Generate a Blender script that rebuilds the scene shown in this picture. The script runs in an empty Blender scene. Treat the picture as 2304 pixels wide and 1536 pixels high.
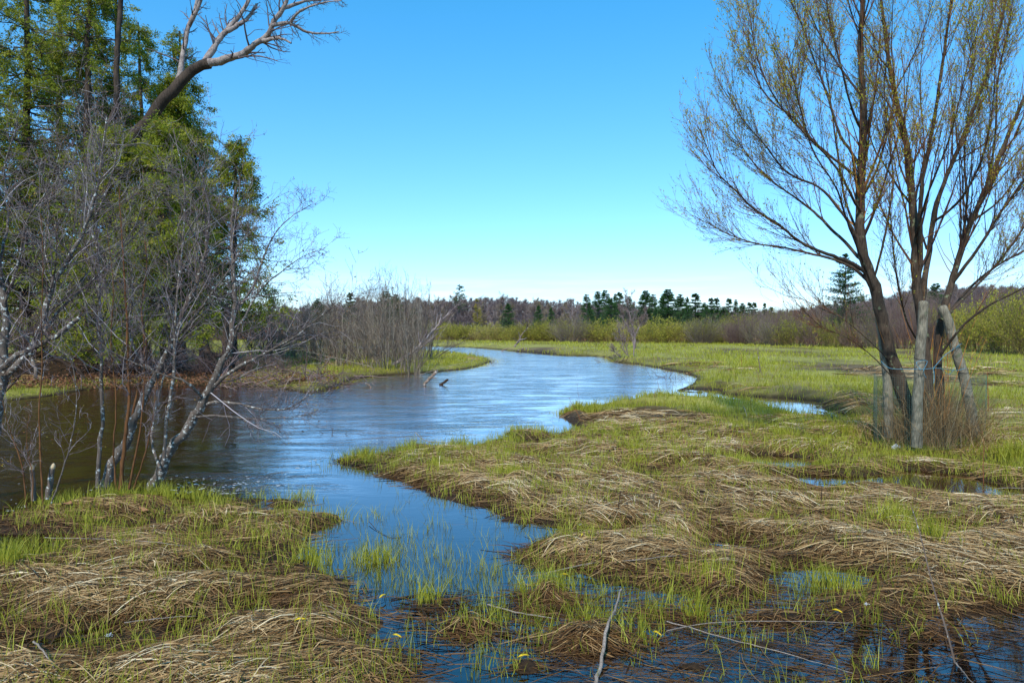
import bpy, math
import numpy as np
from mathutils import Vector
C = bpy.context.scene
COL = C.collection
R_ = math.radians

# ------------------------------------------------------------------ camera, sky, sun, exposure
EYE, FOC = 1.65, 1536.0                     # eye height in metres, focal length in 2304-wide pixels
PITCH = math.atan((768 - 738) / FOC)        # slight downward tilt
cam_d = bpy.data.cameras.new("camera"); cam = bpy.data.objects.new("camera", cam_d); COL.objects.link(cam)
cam_d.sensor_width = 36.0; cam_d.lens = FOC / 2304 * 36.0; cam_d.clip_start = 0.05; cam_d.clip_end = 6000
cam.location = (0, 0, EYE); cam.rotation_euler = (math.pi / 2 - PITCH, 0, 0)
C.camera = cam

SUN_AZ, SUN_EL = -163.0, 46.0               # degrees clockwise from straight ahead; behind the camera, a little left
wd = bpy.data.worlds.new("World"); C.world = wd; wd.use_nodes = True
nt = wd.node_tree; nt.nodes.clear()
def N(t, typ, **kw):
    n = t.nodes.new(typ)
    for k, v in kw.items(): setattr(n, k, v)
    return n
out = N(nt, 'ShaderNodeOutputWorld'); bg = N(nt, 'ShaderNodeBackground'); sky = N(nt, 'ShaderNodeTexSky')
sky.sky_type = 'NISHITA'; sky.sun_disc = False; sky.sun_elevation = R_(SUN_EL); sky.sun_rotation = R_(SUN_AZ)
sky.air_density = 1.0; sky.dust_density = 0.35; sky.ozone_density = 2.2; sky.altitude = 100
hs = N(nt, 'ShaderNodeHueSaturation'); hs.inputs['Saturation'].default_value = 1.0; hs.inputs['Value'].default_value = 2.0; hs.inputs['Hue'].default_value = 0.5
tn = N(nt, 'ShaderNodeMix', data_type='RGBA'); tn.blend_type = 'MULTIPLY'; tn.inputs[0].default_value = 1.0; tn.inputs[7].default_value = (.58, 1.15, 1.50, 1)
tint_r = N(nt, 'ShaderNodeValToRGB'); te = tint_r.color_ramp.elements; te[0].position = 0.0; te[0].color = (.27, .325, .44, 1); te[1].position = .5; te[1].color = (.10, .445, .53, 1); q_ = te.new(.14); q_.color = (.225, .37, .50, 1)
tcs = N(nt, 'ShaderNodeTexCoord'); sps = N(nt, 'ShaderNodeSeparateXYZ'); nt.links.new(tcs.outputs['Generated'], sps.inputs[0]); nt.links.new(sps.outputs['Z'], tint_r.inputs[0]); nt.links.new(tint_r.outputs[0], tn.inputs[7])
nt.links.new(sky.outputs[0], tn.inputs[6]); nt.links.new(tn.outputs[2], hs.inputs['Color'])
# thin bright cloud streaks low over the horizon
tc = N(nt, 'ShaderNodeTexCoord'); sep = N(nt, 'ShaderNodeSeparateXYZ'); nt.links.new(tc.outputs['Generated'], sep.inputs[0])
mp = N(nt, 'ShaderNodeMapping'); mp.inputs['Scale'].default_value = (5, 5, 70); nt.links.new(tc.outputs['Generated'], mp.inputs[0])
nz = N(nt, 'ShaderNodeTexNoise'); nz.inputs['Scale'].default_value = 1.6; nz.inputs['Detail'].default_value = 7; nz.inputs['Roughness'].default_value = 0.6
nt.links.new(mp.outputs[0], nz.inputs['Vector'])
cr = N(nt, 'ShaderNodeValToRGB'); cr.color_ramp.elements[0].position = 0.44; cr.color_ramp.elements[1].position = 0.68
nt.links.new(nz.outputs[0], cr.inputs[0])
band = N(nt, 'ShaderNodeValToRGB'); e = band.color_ramp.elements
e[0].position = 0.0; e[0].color = (1, 1, 1, 1); e[1].position = 0.085; e[1].color = (0, 0, 0, 1)
e2 = e.new(0.04); e2.color = (.8, .8, .8, 1)
nt.links.new(sep.outputs['Z'], band.inputs[0])
mul = N(nt, 'ShaderNodeMath', operation='MULTIPLY'); nt.links.new(cr.outputs[0], mul.inputs[0]); nt.links.new(band.outputs[0], mul.inputs[1])
mul2 = N(nt, 'ShaderNodeMath', operation='MULTIPLY'); nt.links.new(mul.outputs[0], mul2.inputs[0]); mul2.inputs[1].default_value = 0.5
mx = N(nt, 'ShaderNodeMix', data_type='RGBA'); nt.links.new(mul2.outputs[0], mx.inputs[0]); nt.links.new(hs.outputs[0], mx.inputs[6])
mx.inputs[7].default_value = (5.4, 6.3, 6.8, 1)
nt.links.new(mx.outputs[2], bg.inputs[0]); bg.inputs[1].default_value = 0.13
nt.links.new(bg.outputs[0], out.inputs[0])

sd = bpy.data.lights.new("sun", 'SUN'); so = bpy.data.objects.new("sun", sd); COL.objects.link(so)
sd.energy = 2.5; sd.angle = R_(2.5); sd.color = (1.0, 0.94, 0.85)
sv = Vector((math.sin(R_(SUN_AZ)) * math.cos(R_(SUN_EL)), math.cos(R_(SUN_AZ)) * math.cos(R_(SUN_EL)), math.sin(R_(SUN_EL))))
so.rotation_euler = (-sv).to_track_quat('-Z', 'Y').to_euler(); so.location = (0, 0, 50)
C.view_settings.view_transform = 'Standard'; C.view_settings.look = 'None'; C.view_settings.gamma = 1.0
C.view_settings.exposure = 0.95
C.render.engine = 'CYCLES'
C.cycles.max_bounces = 8; C.cycles.transparent_max_bounces = 12; C.cycles.diffuse_bounces = 3; C.cycles.glossy_bounces = 3
C.cycles.use_denoising = False if False else C.cycles.use_denoising

# ------------------------------------------------------------------ numeric helpers
rng = np.random.default_rng(11)
U = lambda a, b, s=None: rng.uniform(a, b, s)
G_ = lambda s, sz=None: rng.normal(0, s, sz)
cp, sp = math.cos(PITCH), math.sin(PITCH)
def ray(px, py):
    px = np.asarray(px, float); py = np.asarray(py, float)
    a = (px - 1152) / FOC; b = -(py - 768) / FOC
    return np.stack([a, cp + b * sp, -sp + b * cp], -1)
def gp(px, py, z=0.0):
    d = ray(px, py); t = (z - EYE) / d[..., 2]
    return d * t[..., None] + np.array([0, 0, EYE])
def vp(px, py, Y):
    d = ray(px, py); t = np.asarray(Y) / d[..., 1]
    return d * t[..., None] + np.array([0, 0, EYE])

def h2(ix, iy, s):
    v = np.sin(ix * 127.1 + iy * 311.7 + s * 74.7) * 43758.5453
    return v - np.floor(v)
def vn(x, y, s=0):
    ix = np.floor(x); iy = np.floor(y); fx = x - ix; fy = y - iy
    fx = fx * fx * (3 - 2 * fx); fy = fy * fy * (3 - 2 * fy)
    a = h2(ix, iy, s); b = h2(ix + 1, iy, s); c = h2(ix, iy + 1, s); d = h2(ix + 1, iy + 1, s)
    return (a + (b - a) * fx + (c - a) * fy + (a - b - c + d) * fx * fy) * 2 - 1
def fbm(x, y, s=0, o=4):
    r = 0; a = 1; t = 0
    for k in range(o):
        r = r + a * vn(x * 2**k + 17.3 * k, y * 2**k - 9.1 * k, s + k); t += a; a *= 0.5
    return r / t

def sdf(poly, x, y):
    """signed distance to a closed polygon, positive outside"""
    d = np.full(x.shape, 1e18); inside = np.zeros(x.shape, bool)
    n = len(poly)
    for i in range(n):
        ax, ay = poly[i]; bx, by = poly[(i + 1) % n]
        ex, ey = bx - ax, by - ay; wx, wy = x - ax, y - ay
        t = np.clip((wx * ex + wy * ey) / (ex * ex + ey * ey + 1e-12), 0, 1)
        d = np.minimum(d, (wx - ex * t)**2 + (wy - ey * t)**2)
        c = ((ay > y) != (by > y)) & (x < ex * (y - ay) / (ey + 1e-12) + ax)
        inside ^= c
    d = np.sqrt(d)
    return np.where(inside, -d, d)

# ------------------------------------------------------------------ terrain: river bed, banks, tussocks
RIVER = [(-900,1330),(-300,1235),(-100,1190),(0,1168),(80,1138),(200,1122),(300,1114),(400,1122),(440,1134),(560,1122),(640,1118),(710,1130),
 (725,1150),(760,1160),(812,1168),(765,1184),(722,1200),(710,1240),(732,1285),(790,1305),(838,1350),(885,1400),(878,1424),(930,1446),
 (985,1462),(960,1500),(935,1560),(960,1750),(3200,1750),(2700,1430),(2304,1372),(2190,1404),(2080,1425),(2000,1440),(1900,1425),(1800,1404),
 (1700,1396),(1600,1384),(1520,1345),(1480,1325),(1400,1320),(1330,1312),(1290,1296),(1220,1291),(1150,1268),(1118,1240),(1150,1225),(1215,1204),
 (1235,1193),(1130,1176),(1075,1146),(960,1120),(905,1088),(842,1068),(775,1050),(762,1036),(800,1028),(855,1026),(905,1018),(938,1001),(1000,1009),
 (1060,1010),(1128,992),(1150,970),(1215,968),(1245,980),(1292,972),(1283,945),(1296,914),(1340,914),(1400,906),(1460,892),(1512,880),(1547,862),
 (1557,850),(1532,838),(1482,827),(1430,818),(1385,815),(1368,803),(1260,800),(1160,790.5),(1120,785.5),(1050,781.5),(960,779),(900,777.5),(500,776.5),
 (500,784),(930,792),(1040,799),(1088,805),(1102,813),(1075,824),(1040,830),(960,838),(870,844),(805,852),(752,872),(700,884),(640,872),(520,865),
 (330,871),(190,877),(100,893),(0,902),(-300,912),(-900,925)]
rp = gp(np.array([p[0] for p in RIVER]), np.array([p[1] for p in RIVER]))[:, :2]
PUD = [(1600,892,70,9,.55),(1768,905,82,11,.6),(1828,931,66,13,.6),(1937,941,32,8,.4),(1745,1038,95,16,.34),(1862,1082,85,13,.34),(2110,1082,110,26,.28),
 (1715,965,60,7,.2),(1655,942,50,7,.2),(1420,1195,30,8,.1),(60,1222,80,22,.2),(330,1190,60,10,.12),(620,1146,80,14,.2),(2230,1110,80,10,.12),(1930,1000,120,8,.15),(1200,1030,40,10,.1),
 (2150,1470,200,60,.06),(1210,1000,50,10,.2)]
ISL = [(1232,1345,34,16,.09),(1215,1375,70,10,.03),(1330,1440,120,30,.075),(1060,1410,90,18,.05),(975,1362,45,10,.015),(845,1262,22,7,.005),(1500,1385,80,14,.02),
 (1750,1392,150,18,.04),(2080,1425,60,16,.04),(1070,1090,40,10,.06),(1690,1450,110,12,.02),(1950,1510,150,12,.015),(1560,1500,80,10,.015),(640,1135,70,8,.04),
 (1180,1500,60,20,.04),(1300,940,30,18,.12),(830,1036,60,12,.06)]
def ell(x, y, px, py, rx, ry):
    c = gp(px, py); a = gp(px + rx, py); b = gp(px, py - ry); b2 = gp(px, py + ry)
    sx = abs(a[0] - c[0]); sy = abs(b[1] - b2[1]) / 2
    return ((x - c[0]) / sx)**2 + ((y - c[1]) / sy)**2   # squared elliptic distance
def Hex(x, y):
    r = np.hypot(x, y)
    s = sdf(rp, x, y)
    s = s + 0.14 * np.clip(r / 8, .6, 4) * fbm(x * 1.6 / np.clip(r / 8, 1, 6), y * 1.6 / np.clip(r / 8, 1, 6), 3)
    s = s + np.clip((14 - r) / 4, 0, 1) * (.09 * vn(x * 4.3, y * 4.3, 12) + .05 * vn(x * 11, y * 11, 15)) - 0.10 * np.clip((9 - r) / 3, 0, 1)
    plat = 0.075 + 0.11 * np.clip((r - 6) / 10, 0, 1) + 0.12 * np.clip((r - 20) / 40, 0, 1)
    # the wet corner in the right foreground stays low
    h = np.where(s > 0, plat * (1 - np.exp(-np.maximum(s, 0) / (0.22 + 0.012 * r))) + 0.0, -0.5 * (1 - np.exp(np.minimum(s, 0) / 0.9)) - 0.01)
    land = np.clip(s / 0.3, 0, 1)
    t1 = fbm(x * 1.7, y * 2.4, 8, 3); t2 = fbm(x * 6, y * 8, 21, 2)
    h = h + land * (0.058 * np.abs(t1)**0.8 * np.sign(t1) + 0.022 * t2) * np.clip(12 / r, .35, 1)
    h = h + land * 0.5 * np.clip(fbm(x / 60, y / 60, 31, 3), 0, 1) * np.clip((r - 90) / 100, 0, 1)
    h = h - land * .30 * np.clip(fbm(x * .55, y * 1.0, 63, 3) - .20, 0, 1) * np.clip((26 - r) / 8, 0, 1) * np.clip((y - 1.5) / 2, 0, 1)
    for (px, py, rx, ry, d) in PUD:
        q = ell(x, y, px, py, rx, ry)
        h = h - (d + 0.08) * np.exp(-q * 1.1) * (0.85 + 0.5 * t1 + .4 * t2)
    for (px, py, rx, ry, d) in ISL:
        q = ell(x, y, px, py, rx, ry)
        sh = np.exp(-q * 0.9)
        h = np.where(sh > 0.02, np.maximum(h, -0.08 + (d + 0.08) * sh + 0.02 * t2 * sh), h)
    # low root-bound bank under the cedars
    b = gp(30, 862)
    h = h + 0.75 * np.exp(-(((x - b[0]) / 3.6)**2 + ((y - b[1] - 2.2) / 1.9)**2)) * np.clip(s / 0.4, 0, 1)
    # shallow calm bay in the foreground: bed close under the surface
    bay = np.clip((7.6 - r) / 2.0, 0, 1)
    h = np.where((s < 0) & (h < 0), h * (1 - 0.72 * bay), h)
    return h
class Grid:
    def __init__(s, x0, x1, y0, y1, d):
        s.x0, s.y0, s.d = x0, y0, d
        xs = np.arange(x0, x1 + d, d); ys = np.arange(y0, y1 + d, d)
        X, Y = np.meshgrid(xs, ys, indexing='ij'); s.nx, s.ny = X.shape
        s.h = Hex(X.ravel(), Y.ravel()).reshape(X.shape)
    def __call__(s, x, y):
        u = np.clip((x - s.x0) / s.d, 0, s.nx - 1.001); v = np.clip((y - s.y0) / s.d, 0, s.ny - 1.001)
        i = u.astype(int); j = v.astype(int); fu = u - i; fv = v - j; h = s.h
        return (h[i, j] * (1 - fu) * (1 - fv) + h[i + 1, j] * fu * (1 - fv) + h[i, j + 1] * (1 - fu) * fv + h[i + 1, j + 1] * fu * fv)
g1 = Grid(-13, 13, 1.2, 15, 0.05); g2 = Grid(-75, 75, 0, 90, 0.3)
def H(x, y):
    x = np.asarray(x, float); y = np.asarray(y, float)
    near = (np.abs(x) < 12.9) & (y > 1.3) & (y < 14.9)
    return np.where(near, g1(x, y), g2(x, y))
def H1(x, y): return float(H(np.array([x]), np.array([y]))[0])

# ------------------------------------------------------------------ mesh + object helpers
def build(name, V, F, m, parent=None, tint=None, smooth=True, loc=(0, 0, 0), attrs=None):
    V = np.asarray(V, np.float32).reshape(-1, 3)
    me = bpy.data.meshes.new(name)
    F = [np.asarray(f, np.int32) for f in (F if isinstance(F, list) else [F])]
    nl = sum(f.size for f in F); npoly = sum(len(f) for f in F)
    me.vertices.add(len(V)); me.vertices.foreach_set('co', V.ravel())
    me.loops.add(nl); me.loops.foreach_set('vertex_index', np.concatenate([f.ravel() for f in F]))
    me.polygons.add(npoly)
    tot = np.concatenate([np.full(len(f), f.shape[1], np.int32) for f in F])
    st = np.concatenate([[0], np.cumsum(tot)[:-1]]).astype(np.int32)
    me.polygons.foreach_set('loop_start', st); me.polygons.foreach_set('loop_total', tot)
    me.polygons.foreach_set('use_smooth', np.full(npoly, smooth))
    if tint is not None:
        a = me.attributes.new('tint', 'FLOAT', 'POINT'); a.data.foreach_set('value', np.asarray(tint, np.float32))
    for k, v in (attrs or {}).items():
        a = me.attributes.new(k, 'FLOAT', 'POINT'); a.data.foreach_set('value', np.asarray(v, np.float32))
    me.update(calc_edges=True)
    me.materials.append(m)
    o = bpy.data.objects.new(name, me); COL.objects.link(o); o.location = loc
    if parent is not None: o.parent = parent
    return o
def tag(o, label=None, cat=None, group=None, kind=None):
    if label: o['label'] = label
    if cat: o['category'] = cat
    if group: o['group'] = group
    if kind: o['kind'] = kind
    return o
def thing(name, loc, label=None, cat=None, group=None):
    o = bpy.data.objects.new(name, None); COL.objects.link(o); o.location = loc; o.empty_display_size = .2
    return tag(o, label, cat, group)
KIDS = {}
def kids(o): return [c for c in bpy.data.objects if c.parent == o]
def copy_thing(root, ch, loc, rz=0, sc=1, label=None, group=None, sz=None):
    r = root.copy(); COL.objects.link(r); r.location = loc; r.rotation_euler = (0, 0, rz)
    r.scale = (sc, sc, sz if sz else sc)
    if label: r['label'] = label
    if group: r['group'] = group
    for c in ch:
        d = c.copy(); COL.objects.link(d); d.parent = r
    return r
ORD = ['', 'second', 'third', 'fourth', 'fifth', 'sixth', 'seventh', 'eighth', 'ninth', 'tenth', 'eleventh', 'twelfth', 'thirteenth', 'fourteenth', 'fifteenth',
       'sixteenth', 'seventeenth', 'eighteenth', 'nineteenth', 'twentieth']
def nth(k, what, fmt='{o} {w} from the left'):
    if k == 0: return 'leftmost ' + what
    t = ORD[k] if k < 20 else ('twenty-' + ['first'] [0] if k == 20 else ('twenty-' + ['', '', 'second', 'third', 'fourth', 'fifth', 'sixth', 'seventh', 'eighth', 'ninth'][k - 19] if k < 29 else 'thirtieth' if k == 29 else 'thirty-' + ['first', 'second', 'third', 'fourth', 'fifth', 'sixth', 'seventh', 'eighth', 'ninth'][k - 30]))
    return f'{t} {what} from the left'

def tubes(P, Rd, S=5, closed_tip=True):
    """P (n,K,3), Rd (n,K) -> verts, quads"""
    P = np.asarray(P, float); Rd = np.asarray(Rd, float); n, K, _ = P.shape
    T = np.gradient(P, axis=1); T /= np.linalg.norm(T, axis=2, keepdims=True) + 1e-9
    m = T.mean(1); ref = np.where(np.abs(m[:, 2:3]) < .8, np.array([[0, 0, 1.]]), np.array([[1., 0, 0]]))[:, None, :]
    A = np.cross(T, np.broadcast_to(ref, T.shape)); A /= np.linalg.norm(A, axis=2, keepdims=True) + 1e-9
    B = np.cross(T, A)
    th = np.arange(S) / S * 2 * np.pi
    V = P[:, :, None, :] + Rd[:, :, None, None] * (A[:, :, None, :] * np.cos(th)[None, None, :, None] + B[:, :, None, :] * np.sin(th)[None, None, :, None])
    idx = np.arange(n * K * S).reshape(n, K, S); nx = np.roll(idx, -1, axis=2)
    Q = np.stack([idx[:, :-1], nx[:, :-1], nx[:, 1:], idx[:, 1:]], -1).reshape(-1, 4)
    return V.reshape(-1, 3), Q
def ribbons(P, W, side):
    P = np.asarray(P, float); n, K, _ = P.shape
    s = side / (np.linalg.norm(side, axis=-1, keepdims=True) + 1e-9)
    if s.ndim == 2: s = s[:, None, :]
    V = np.stack([P - s * W[:, :, None] / 2, P + s * W[:, :, None] / 2], 2)
    idx = np.arange(n * K * 2).reshape(n, K, 2)
    Q = np.stack([idx[:, :-1, 0], idx[:, :-1, 1], idx[:, 1:, 1], idx[:, 1:, 0]], -1).reshape(-1, 4)
    return V.reshape(-1, 3), Q
def norm(v): return v / (np.linalg.norm(v, axis=-1, keepdims=True) + 1e-9)
def leaves(P, D, L, asp=.4, Nn=None):
    """diamond leaves at P pointing along D, length L"""
    n = len(P); D = norm(D)
    Nn = norm(rng.normal(size=(n, 3))) if Nn is None else Nn
    S = norm(np.cross(D, Nn)); L = np.broadcast_to(np.asarray(L, float), (n,))[:, None]
    V = np.stack([P, P + D * L * .45 + S * L * asp / 2, P + D * L, P + D * L * .45 - S * L * asp / 2], 1)
    return V.reshape(-1, 3), np.arange(n * 4).reshape(n, 4)
def join(*VF):
    V = []; F = []; o = 0
    for v, f in VF:
        V.append(v); F.append(f + o); o += len(v)
    return np.concatenate(V), F
def resample(pts, K):
    pts = np.asarray(pts, float); n = len(pts)
    d = np.concatenate([[0], np.cumsum(np.linalg.norm(np.diff(pts[:, :3], axis=0), axis=1))])
    # catmull-rom style smoothing by dense evaluation
    t = np.linspace(0, d[-1], K); out = []
    for tt in t:
        i = min(max(np.searchsorted(d, tt) - 1, 0), n - 2); u = (tt - d[i]) / (d[i + 1] - d[i] + 1e-9)
        p0 = pts[max(i - 1, 0)]; p1 = pts[i]; p2 = pts[i + 1]; p3 = pts[min(i + 2, n - 1)]
        out.append(.5 * ((2 * p1) + (-p0 + p2) * u + (2 * p0 - 5 * p1 + 4 * p2 - p3) * u * u + (-p0 + 3 * p1 - 3 * p2 + p3) * u**3))
    return np.array(out)
UPV = np.array([0, 0, 1.])
def grow(P, Rd, cnt, trange=(.2, 1), ang=(35, 10), lf=.6, lmin=None, up=.1, wig=.12, K=5, rf=.6, taper=.2, tfall=.5, upstart=0.0, rmin=.002, sag=0., rmax=9.):
    """children of the branches P (n,K,3): cnt per parent (number or array)"""
    n, KP, _ = P.shape
    cnt = np.broadcast_to(np.asarray(cnt), (n,)); idx = np.repeat(np.arange(n), cnt); M = len(idx)
    if M == 0: return np.zeros((0, K, 3)), np.zeros((0, K))
    t = U(*trange, M); f = t * (KP - 1); i = np.minimum(f.astype(int), KP - 2); u = (f - i)[:, None]
    p = P[idx, i] * (1 - u) + P[idx, i + 1] * u; tan = norm(P[idx, i + 1] - P[idx, i])
    r0 = (Rd[idx, i] * (1 - u[:, 0]) + Rd[idx, i + 1] * u[:, 0]) * rf
    Lp = np.linalg.norm(np.diff(P, axis=1), axis=2).sum(1)[idx]
    L = Lp * lf * (1 - tfall * t) * U(.55, 1.25, M)
    if lmin is not None: L = np.maximum(L, lmin * U(.6, 1.3, M))
    a = np.radians(np.clip(rng.normal(ang[0], ang[1], M), 5, 110))[:, None]
    per = rng.normal(size=(M, 3)); per = norm(per - tan * (per * tan).sum(1, keepdims=True))
    d = norm(np.cos(a) * tan + np.sin(a) * per + UPV * upstart)
    Q = np.zeros((M, K, 3)); Q[:, 0] = p; step = (L / (K - 1))[:, None]
    for k in range(1, K):
        d = norm(d + UPV * (up - sag * k / K) + rng.normal(0, wig, (M, 3)))
        Q[:, k] = Q[:, k - 1] + d * step
    r0 = np.clip(r0, rmin, rmax)
    Rr = r0[:, None] * np.linspace(1, taper, K)[None, :]
    return Q, Rr
def along(P, n_each, trange=(0, 1)):
    n, K, _ = P.shape; idx = np.repeat(np.arange(n), n_each); M = len(idx)
    f = U(*trange, M) * (K - 1); i = np.minimum(f.astype(int), K - 2); u = (f - i)[:, None]
    return P[idx, i] * (1 - u) + P[idx, i + 1] * u, norm(P[idx, i + 1] - P[idx, i]), idx

# ------------------------------------------------------------------ materials
def lin(r, g, b):
    f = lambda c: ((c / 255 + .055) / 1.055)**2.4 if c > 10 else c / 255 / 12.92
    return (f(r), f(g), f(b), 1)
def ramp(t, stops):
    n = N(t, 'ShaderNodeValToRGB'); el = n.color_ramp.elements
    while len(el) > 1: el.remove(el[-1])
    el[0].position = stops[0][0]; el[0].color = stops[0][1]
    for p, c in stops[1:]: el.new(p).color = c
    return n
def mat_tint(name, stops, rough=.75, transl=0.0, tcol=None, noise=0.0, nscale=30, spec=.25):
    m = bpy.data.materials.new(name); m.use_nodes = True; t = m.node_tree; t.nodes.clear()
    o = N(t, 'ShaderNodeOutputMaterial'); at = N(t, 'ShaderNodeAttribute'); at.attribute_name = 'tint'
    r = ramp(t, stops); src = at.outputs['Fac']
    if noise:
        g = N(t, 'ShaderNodeTexCoord'); nn = N(t, 'ShaderNodeTexNoise'); nn.inputs['Scale'].default_value = nscale; nn.inputs['Detail'].default_value = 4
        t.links.new(g.outputs['Object'], nn.inputs['Vector'])
        ma = N(t, 'ShaderNodeMath', operation='MULTIPLY_ADD'); t.links.new(nn.outputs[0], ma.inputs[0]); ma.inputs[1].default_value = noise * 2
        sb = N(t, 'ShaderNodeMath', operation='SUBTRACT'); t.links.new(src, sb.inputs[0]); sb.inputs[1].default_value = noise
        t.links.new(sb.outputs[0], ma.inputs[2]); src = ma.outputs[0]
    t.links.new(src, r.inputs[0])
    p = N(t, 'ShaderNodeBsdfPrincipled'); p.inputs['Roughness'].default_value = rough; p.inputs['Specular IOR Level'].default_value = spec
    t.links.new(r.outputs[0], p.inputs['Base Color']); sh = p.outputs[0]
    if transl:
        tr = N(t, 'ShaderNodeBsdfTranslucent'); t.links.new(r.outputs[0], tr.inputs[0]); mm = N(t, 'ShaderNodeMixShader'); mm.inputs[0].default_value = transl
        t.links.new(sh, mm.inputs[1]); t.links.new(tr.outputs[0], mm.inputs[2]); sh = mm.outputs[0]
    t.links.new(sh, o.inputs[0]); return m
def mat_bark(name, c1, c2, lichen=0.0, scale=1.0, bump=.4, lcol=(.5, .52, .48, 1), lscale=14):
    m = bpy.data.materials.new(name); m.use_nodes = True; t = m.node_tree; t.nodes.clear()
    o = N(t, 'ShaderNodeOutputMaterial'); g = N(t, 'ShaderNodeTexCoord'); mp = N(t, 'ShaderNodeMapping'); mp.inputs['Scale'].default_value = (1, 1, .18)
    t.links.new(g.outputs['Object'], mp.inputs[0])
    n1 = N(t, 'ShaderNodeTexNoise'); n1.inputs['Scale'].default_value = 45 * scale; n1.inputs['Detail'].default_value = 6; n1.inputs['Roughness'].default_value = .65
    t.links.new(mp.outputs[0], n1.inputs['Vector'])
    n2 = N(t, 'ShaderNodeTexNoise'); n2.inputs['Scale'].default_value = 5 * scale; n2.inputs['Detail'].default_value = 3
    t.links.new(g.outputs['Object'], n2.inputs['Vector'])
    av = N(t, 'ShaderNodeMath', operation='MULTIPLY_ADD'); t.links.new(n2.outputs[0], av.inputs[0]); av.inputs[1].default_value = .4
    ml = N(t, 'ShaderNodeMath', operation='MULTIPLY'); t.links.new(n1.outputs[0], ml.inputs[0]); ml.inputs[1].default_value = .6; t.links.new(ml.outputs[0], av.inputs[2])
    r = ramp(t, [(.34, c1), (.64, c2)]); t.links.new(av.outputs[0], r.inputs[0]); colr = r.outputs[0]
    if lichen:
        vo = N(t, 'ShaderNodeTexNoise'); vo.inputs['Scale'].default_value = lscale; vo.inputs['Detail'].default_value = 5; vo.inputs['Roughness'].default_value = .6
        t.links.new(g.outputs['Object'], vo.inputs['Vector'])
        rr = ramp(t, [(.62 - lichen * .14, (0, 0, 0, 1)), (.65 - lichen * .14, (1, 1, 1, 1))]); t.links.new(vo.outputs[0], rr.inputs[0])
        mi = N(t, 'ShaderNodeMix', data_type='RGBA'); t.links.new(rr.outputs[0], mi.inputs[0]); t.links.new(colr, mi.inputs[6]); mi.inputs[7].default_value = lcol; colr = mi.outputs[2]
    p = N(t, 'ShaderNodeBsdfPrincipled'); p.inputs['Roughness'].default_value = .85; p.inputs['Specular IOR Level'].default_value = .2
    t.links.new(colr, p.inputs['Base Color'])
    if bump:
        b = N(t, 'ShaderNodeBump'); b.inputs['Strength'].default_value = bump; b.inputs['Distance'].default_value = .02; t.links.new(n1.outputs[0], b.inputs['Height']); t.links.new(b.outputs[0], p.inputs['Normal'])
    t.links.new(p.outputs[0], o.inputs[0]); return m

M = {}
M['straw'] = mat_tint('dead straw', [(0, lin(44, 27, 12)), (.25, lin(104, 72, 38)), (.55, lin(165, 132, 86)), (.8, lin(196, 166, 120)), (1, lin(222, 202, 165))], .6, .15)
M['grass'] = mat_tint('spring grass', [(0, lin(58, 70, 18)), (.4, lin(120, 122, 32)), (.75, lin(166, 164, 54)), (1, lin(192, 188, 84))], .5, .35)
M['willow_bark'] = mat_bark('willow bark', lin(20, 15, 12), lin(92, 76, 62), .06, 1.0, 1.0, lin(110, 112, 84), 12)
M['willow_twig'] = mat_tint('willow twig', [(0, lin(52, 34, 26)), (.5, lin(104, 68, 46)), (1, lin(168, 112, 50))], .6)
M['willow_leaf'] = mat_tint('young willow leaf', [(0, lin(130, 140, 30)), (.5, lin(186, 180, 48)), (1, lin(226, 180, 60))], .5, .5)
M['cedar_bark'] = mat_bark('cedar bark', lin(26, 20, 16), lin(82, 68, 58), 0, .6, .7)
M['cedar_leaf'] = mat_tint('cedar foliage', [(0, lin(70, 84, 22)), (.45, lin(138, 146, 40)), (.8, lin(176, 174, 58)), (1, lin(196, 166, 70))], .6, .5)
M['maple_bark'] = mat_bark('pale grey bark', lin(70, 58, 56), lin(176, 160, 152), 0, 1.0, 1.0)
M['alder_bark'] = mat_bark('alder bark', lin(62, 52, 46), lin(118, 106, 96), .34, 1.3, .4, lin(184, 184, 178), 30)
M['alder_twig'] = mat_tint('alder twig', [(0, lin(58, 46, 44)), (.5, lin(112, 96, 96)), (1, lin(180, 170, 170))], .6)
M['red_stem'] = mat_bark('red brown sapling bark', lin(66, 40, 22), lin(124, 84, 50), .0, 1.5, .1)
M['bud'] = mat_tint('bud', [(0, lin(110, 50, 30)), (.5, lin(150, 100, 40)), (1, lin(190, 170, 60))], .6, .2)
M['thicket'] = mat_tint('thicket twig', [(0, lin(70, 60, 54)), (.5, lin(120, 106, 94)), (1, lin(180, 166, 144))], .7)
M['purple'] = mat_tint('purple brown twig', [(0, lin(70, 52, 50)), (.5, lin(112, 90, 84)), (1, lin(150, 128, 116))], .7)
M['shrub_stem'] = mat_tint('shrub stem', [(0, lin(66, 54, 36)), (.5, lin(108, 94, 58)), (1, lin(150, 134, 84))], .7)
M['shrub_leaf'] = mat_tint('shrub bud leaf', [(0, lin(88, 90, 26)), (.5, lin(146, 144, 44)), (1, lin(198, 184, 82))], .6, .35)
M['far_bark'] = mat_tint('far tree bark', [(0, lin(72, 62, 62)), (.5, lin(118, 102, 102)), (1, lin(162, 150, 148))], .8)
M['far_haze_leaf'] = mat_tint('swelling buds', [(0, lin(112, 80, 74)), (.5, lin(136, 116, 84)), (1, lin(158, 158, 76))], .8, .2)
M['pine_leaf'] = mat_tint('pine needles', [(0, lin(34, 62, 34)), (.5, lin(64, 100, 48)), (1, lin(104, 130, 64))], .7, .3)
M['larch_leaf'] = mat_tint('larch needles', [(0, lin(112, 104, 40)), (.5, lin(158, 142, 62)), (1, lin(186, 172, 84))], .7, .3)
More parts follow.
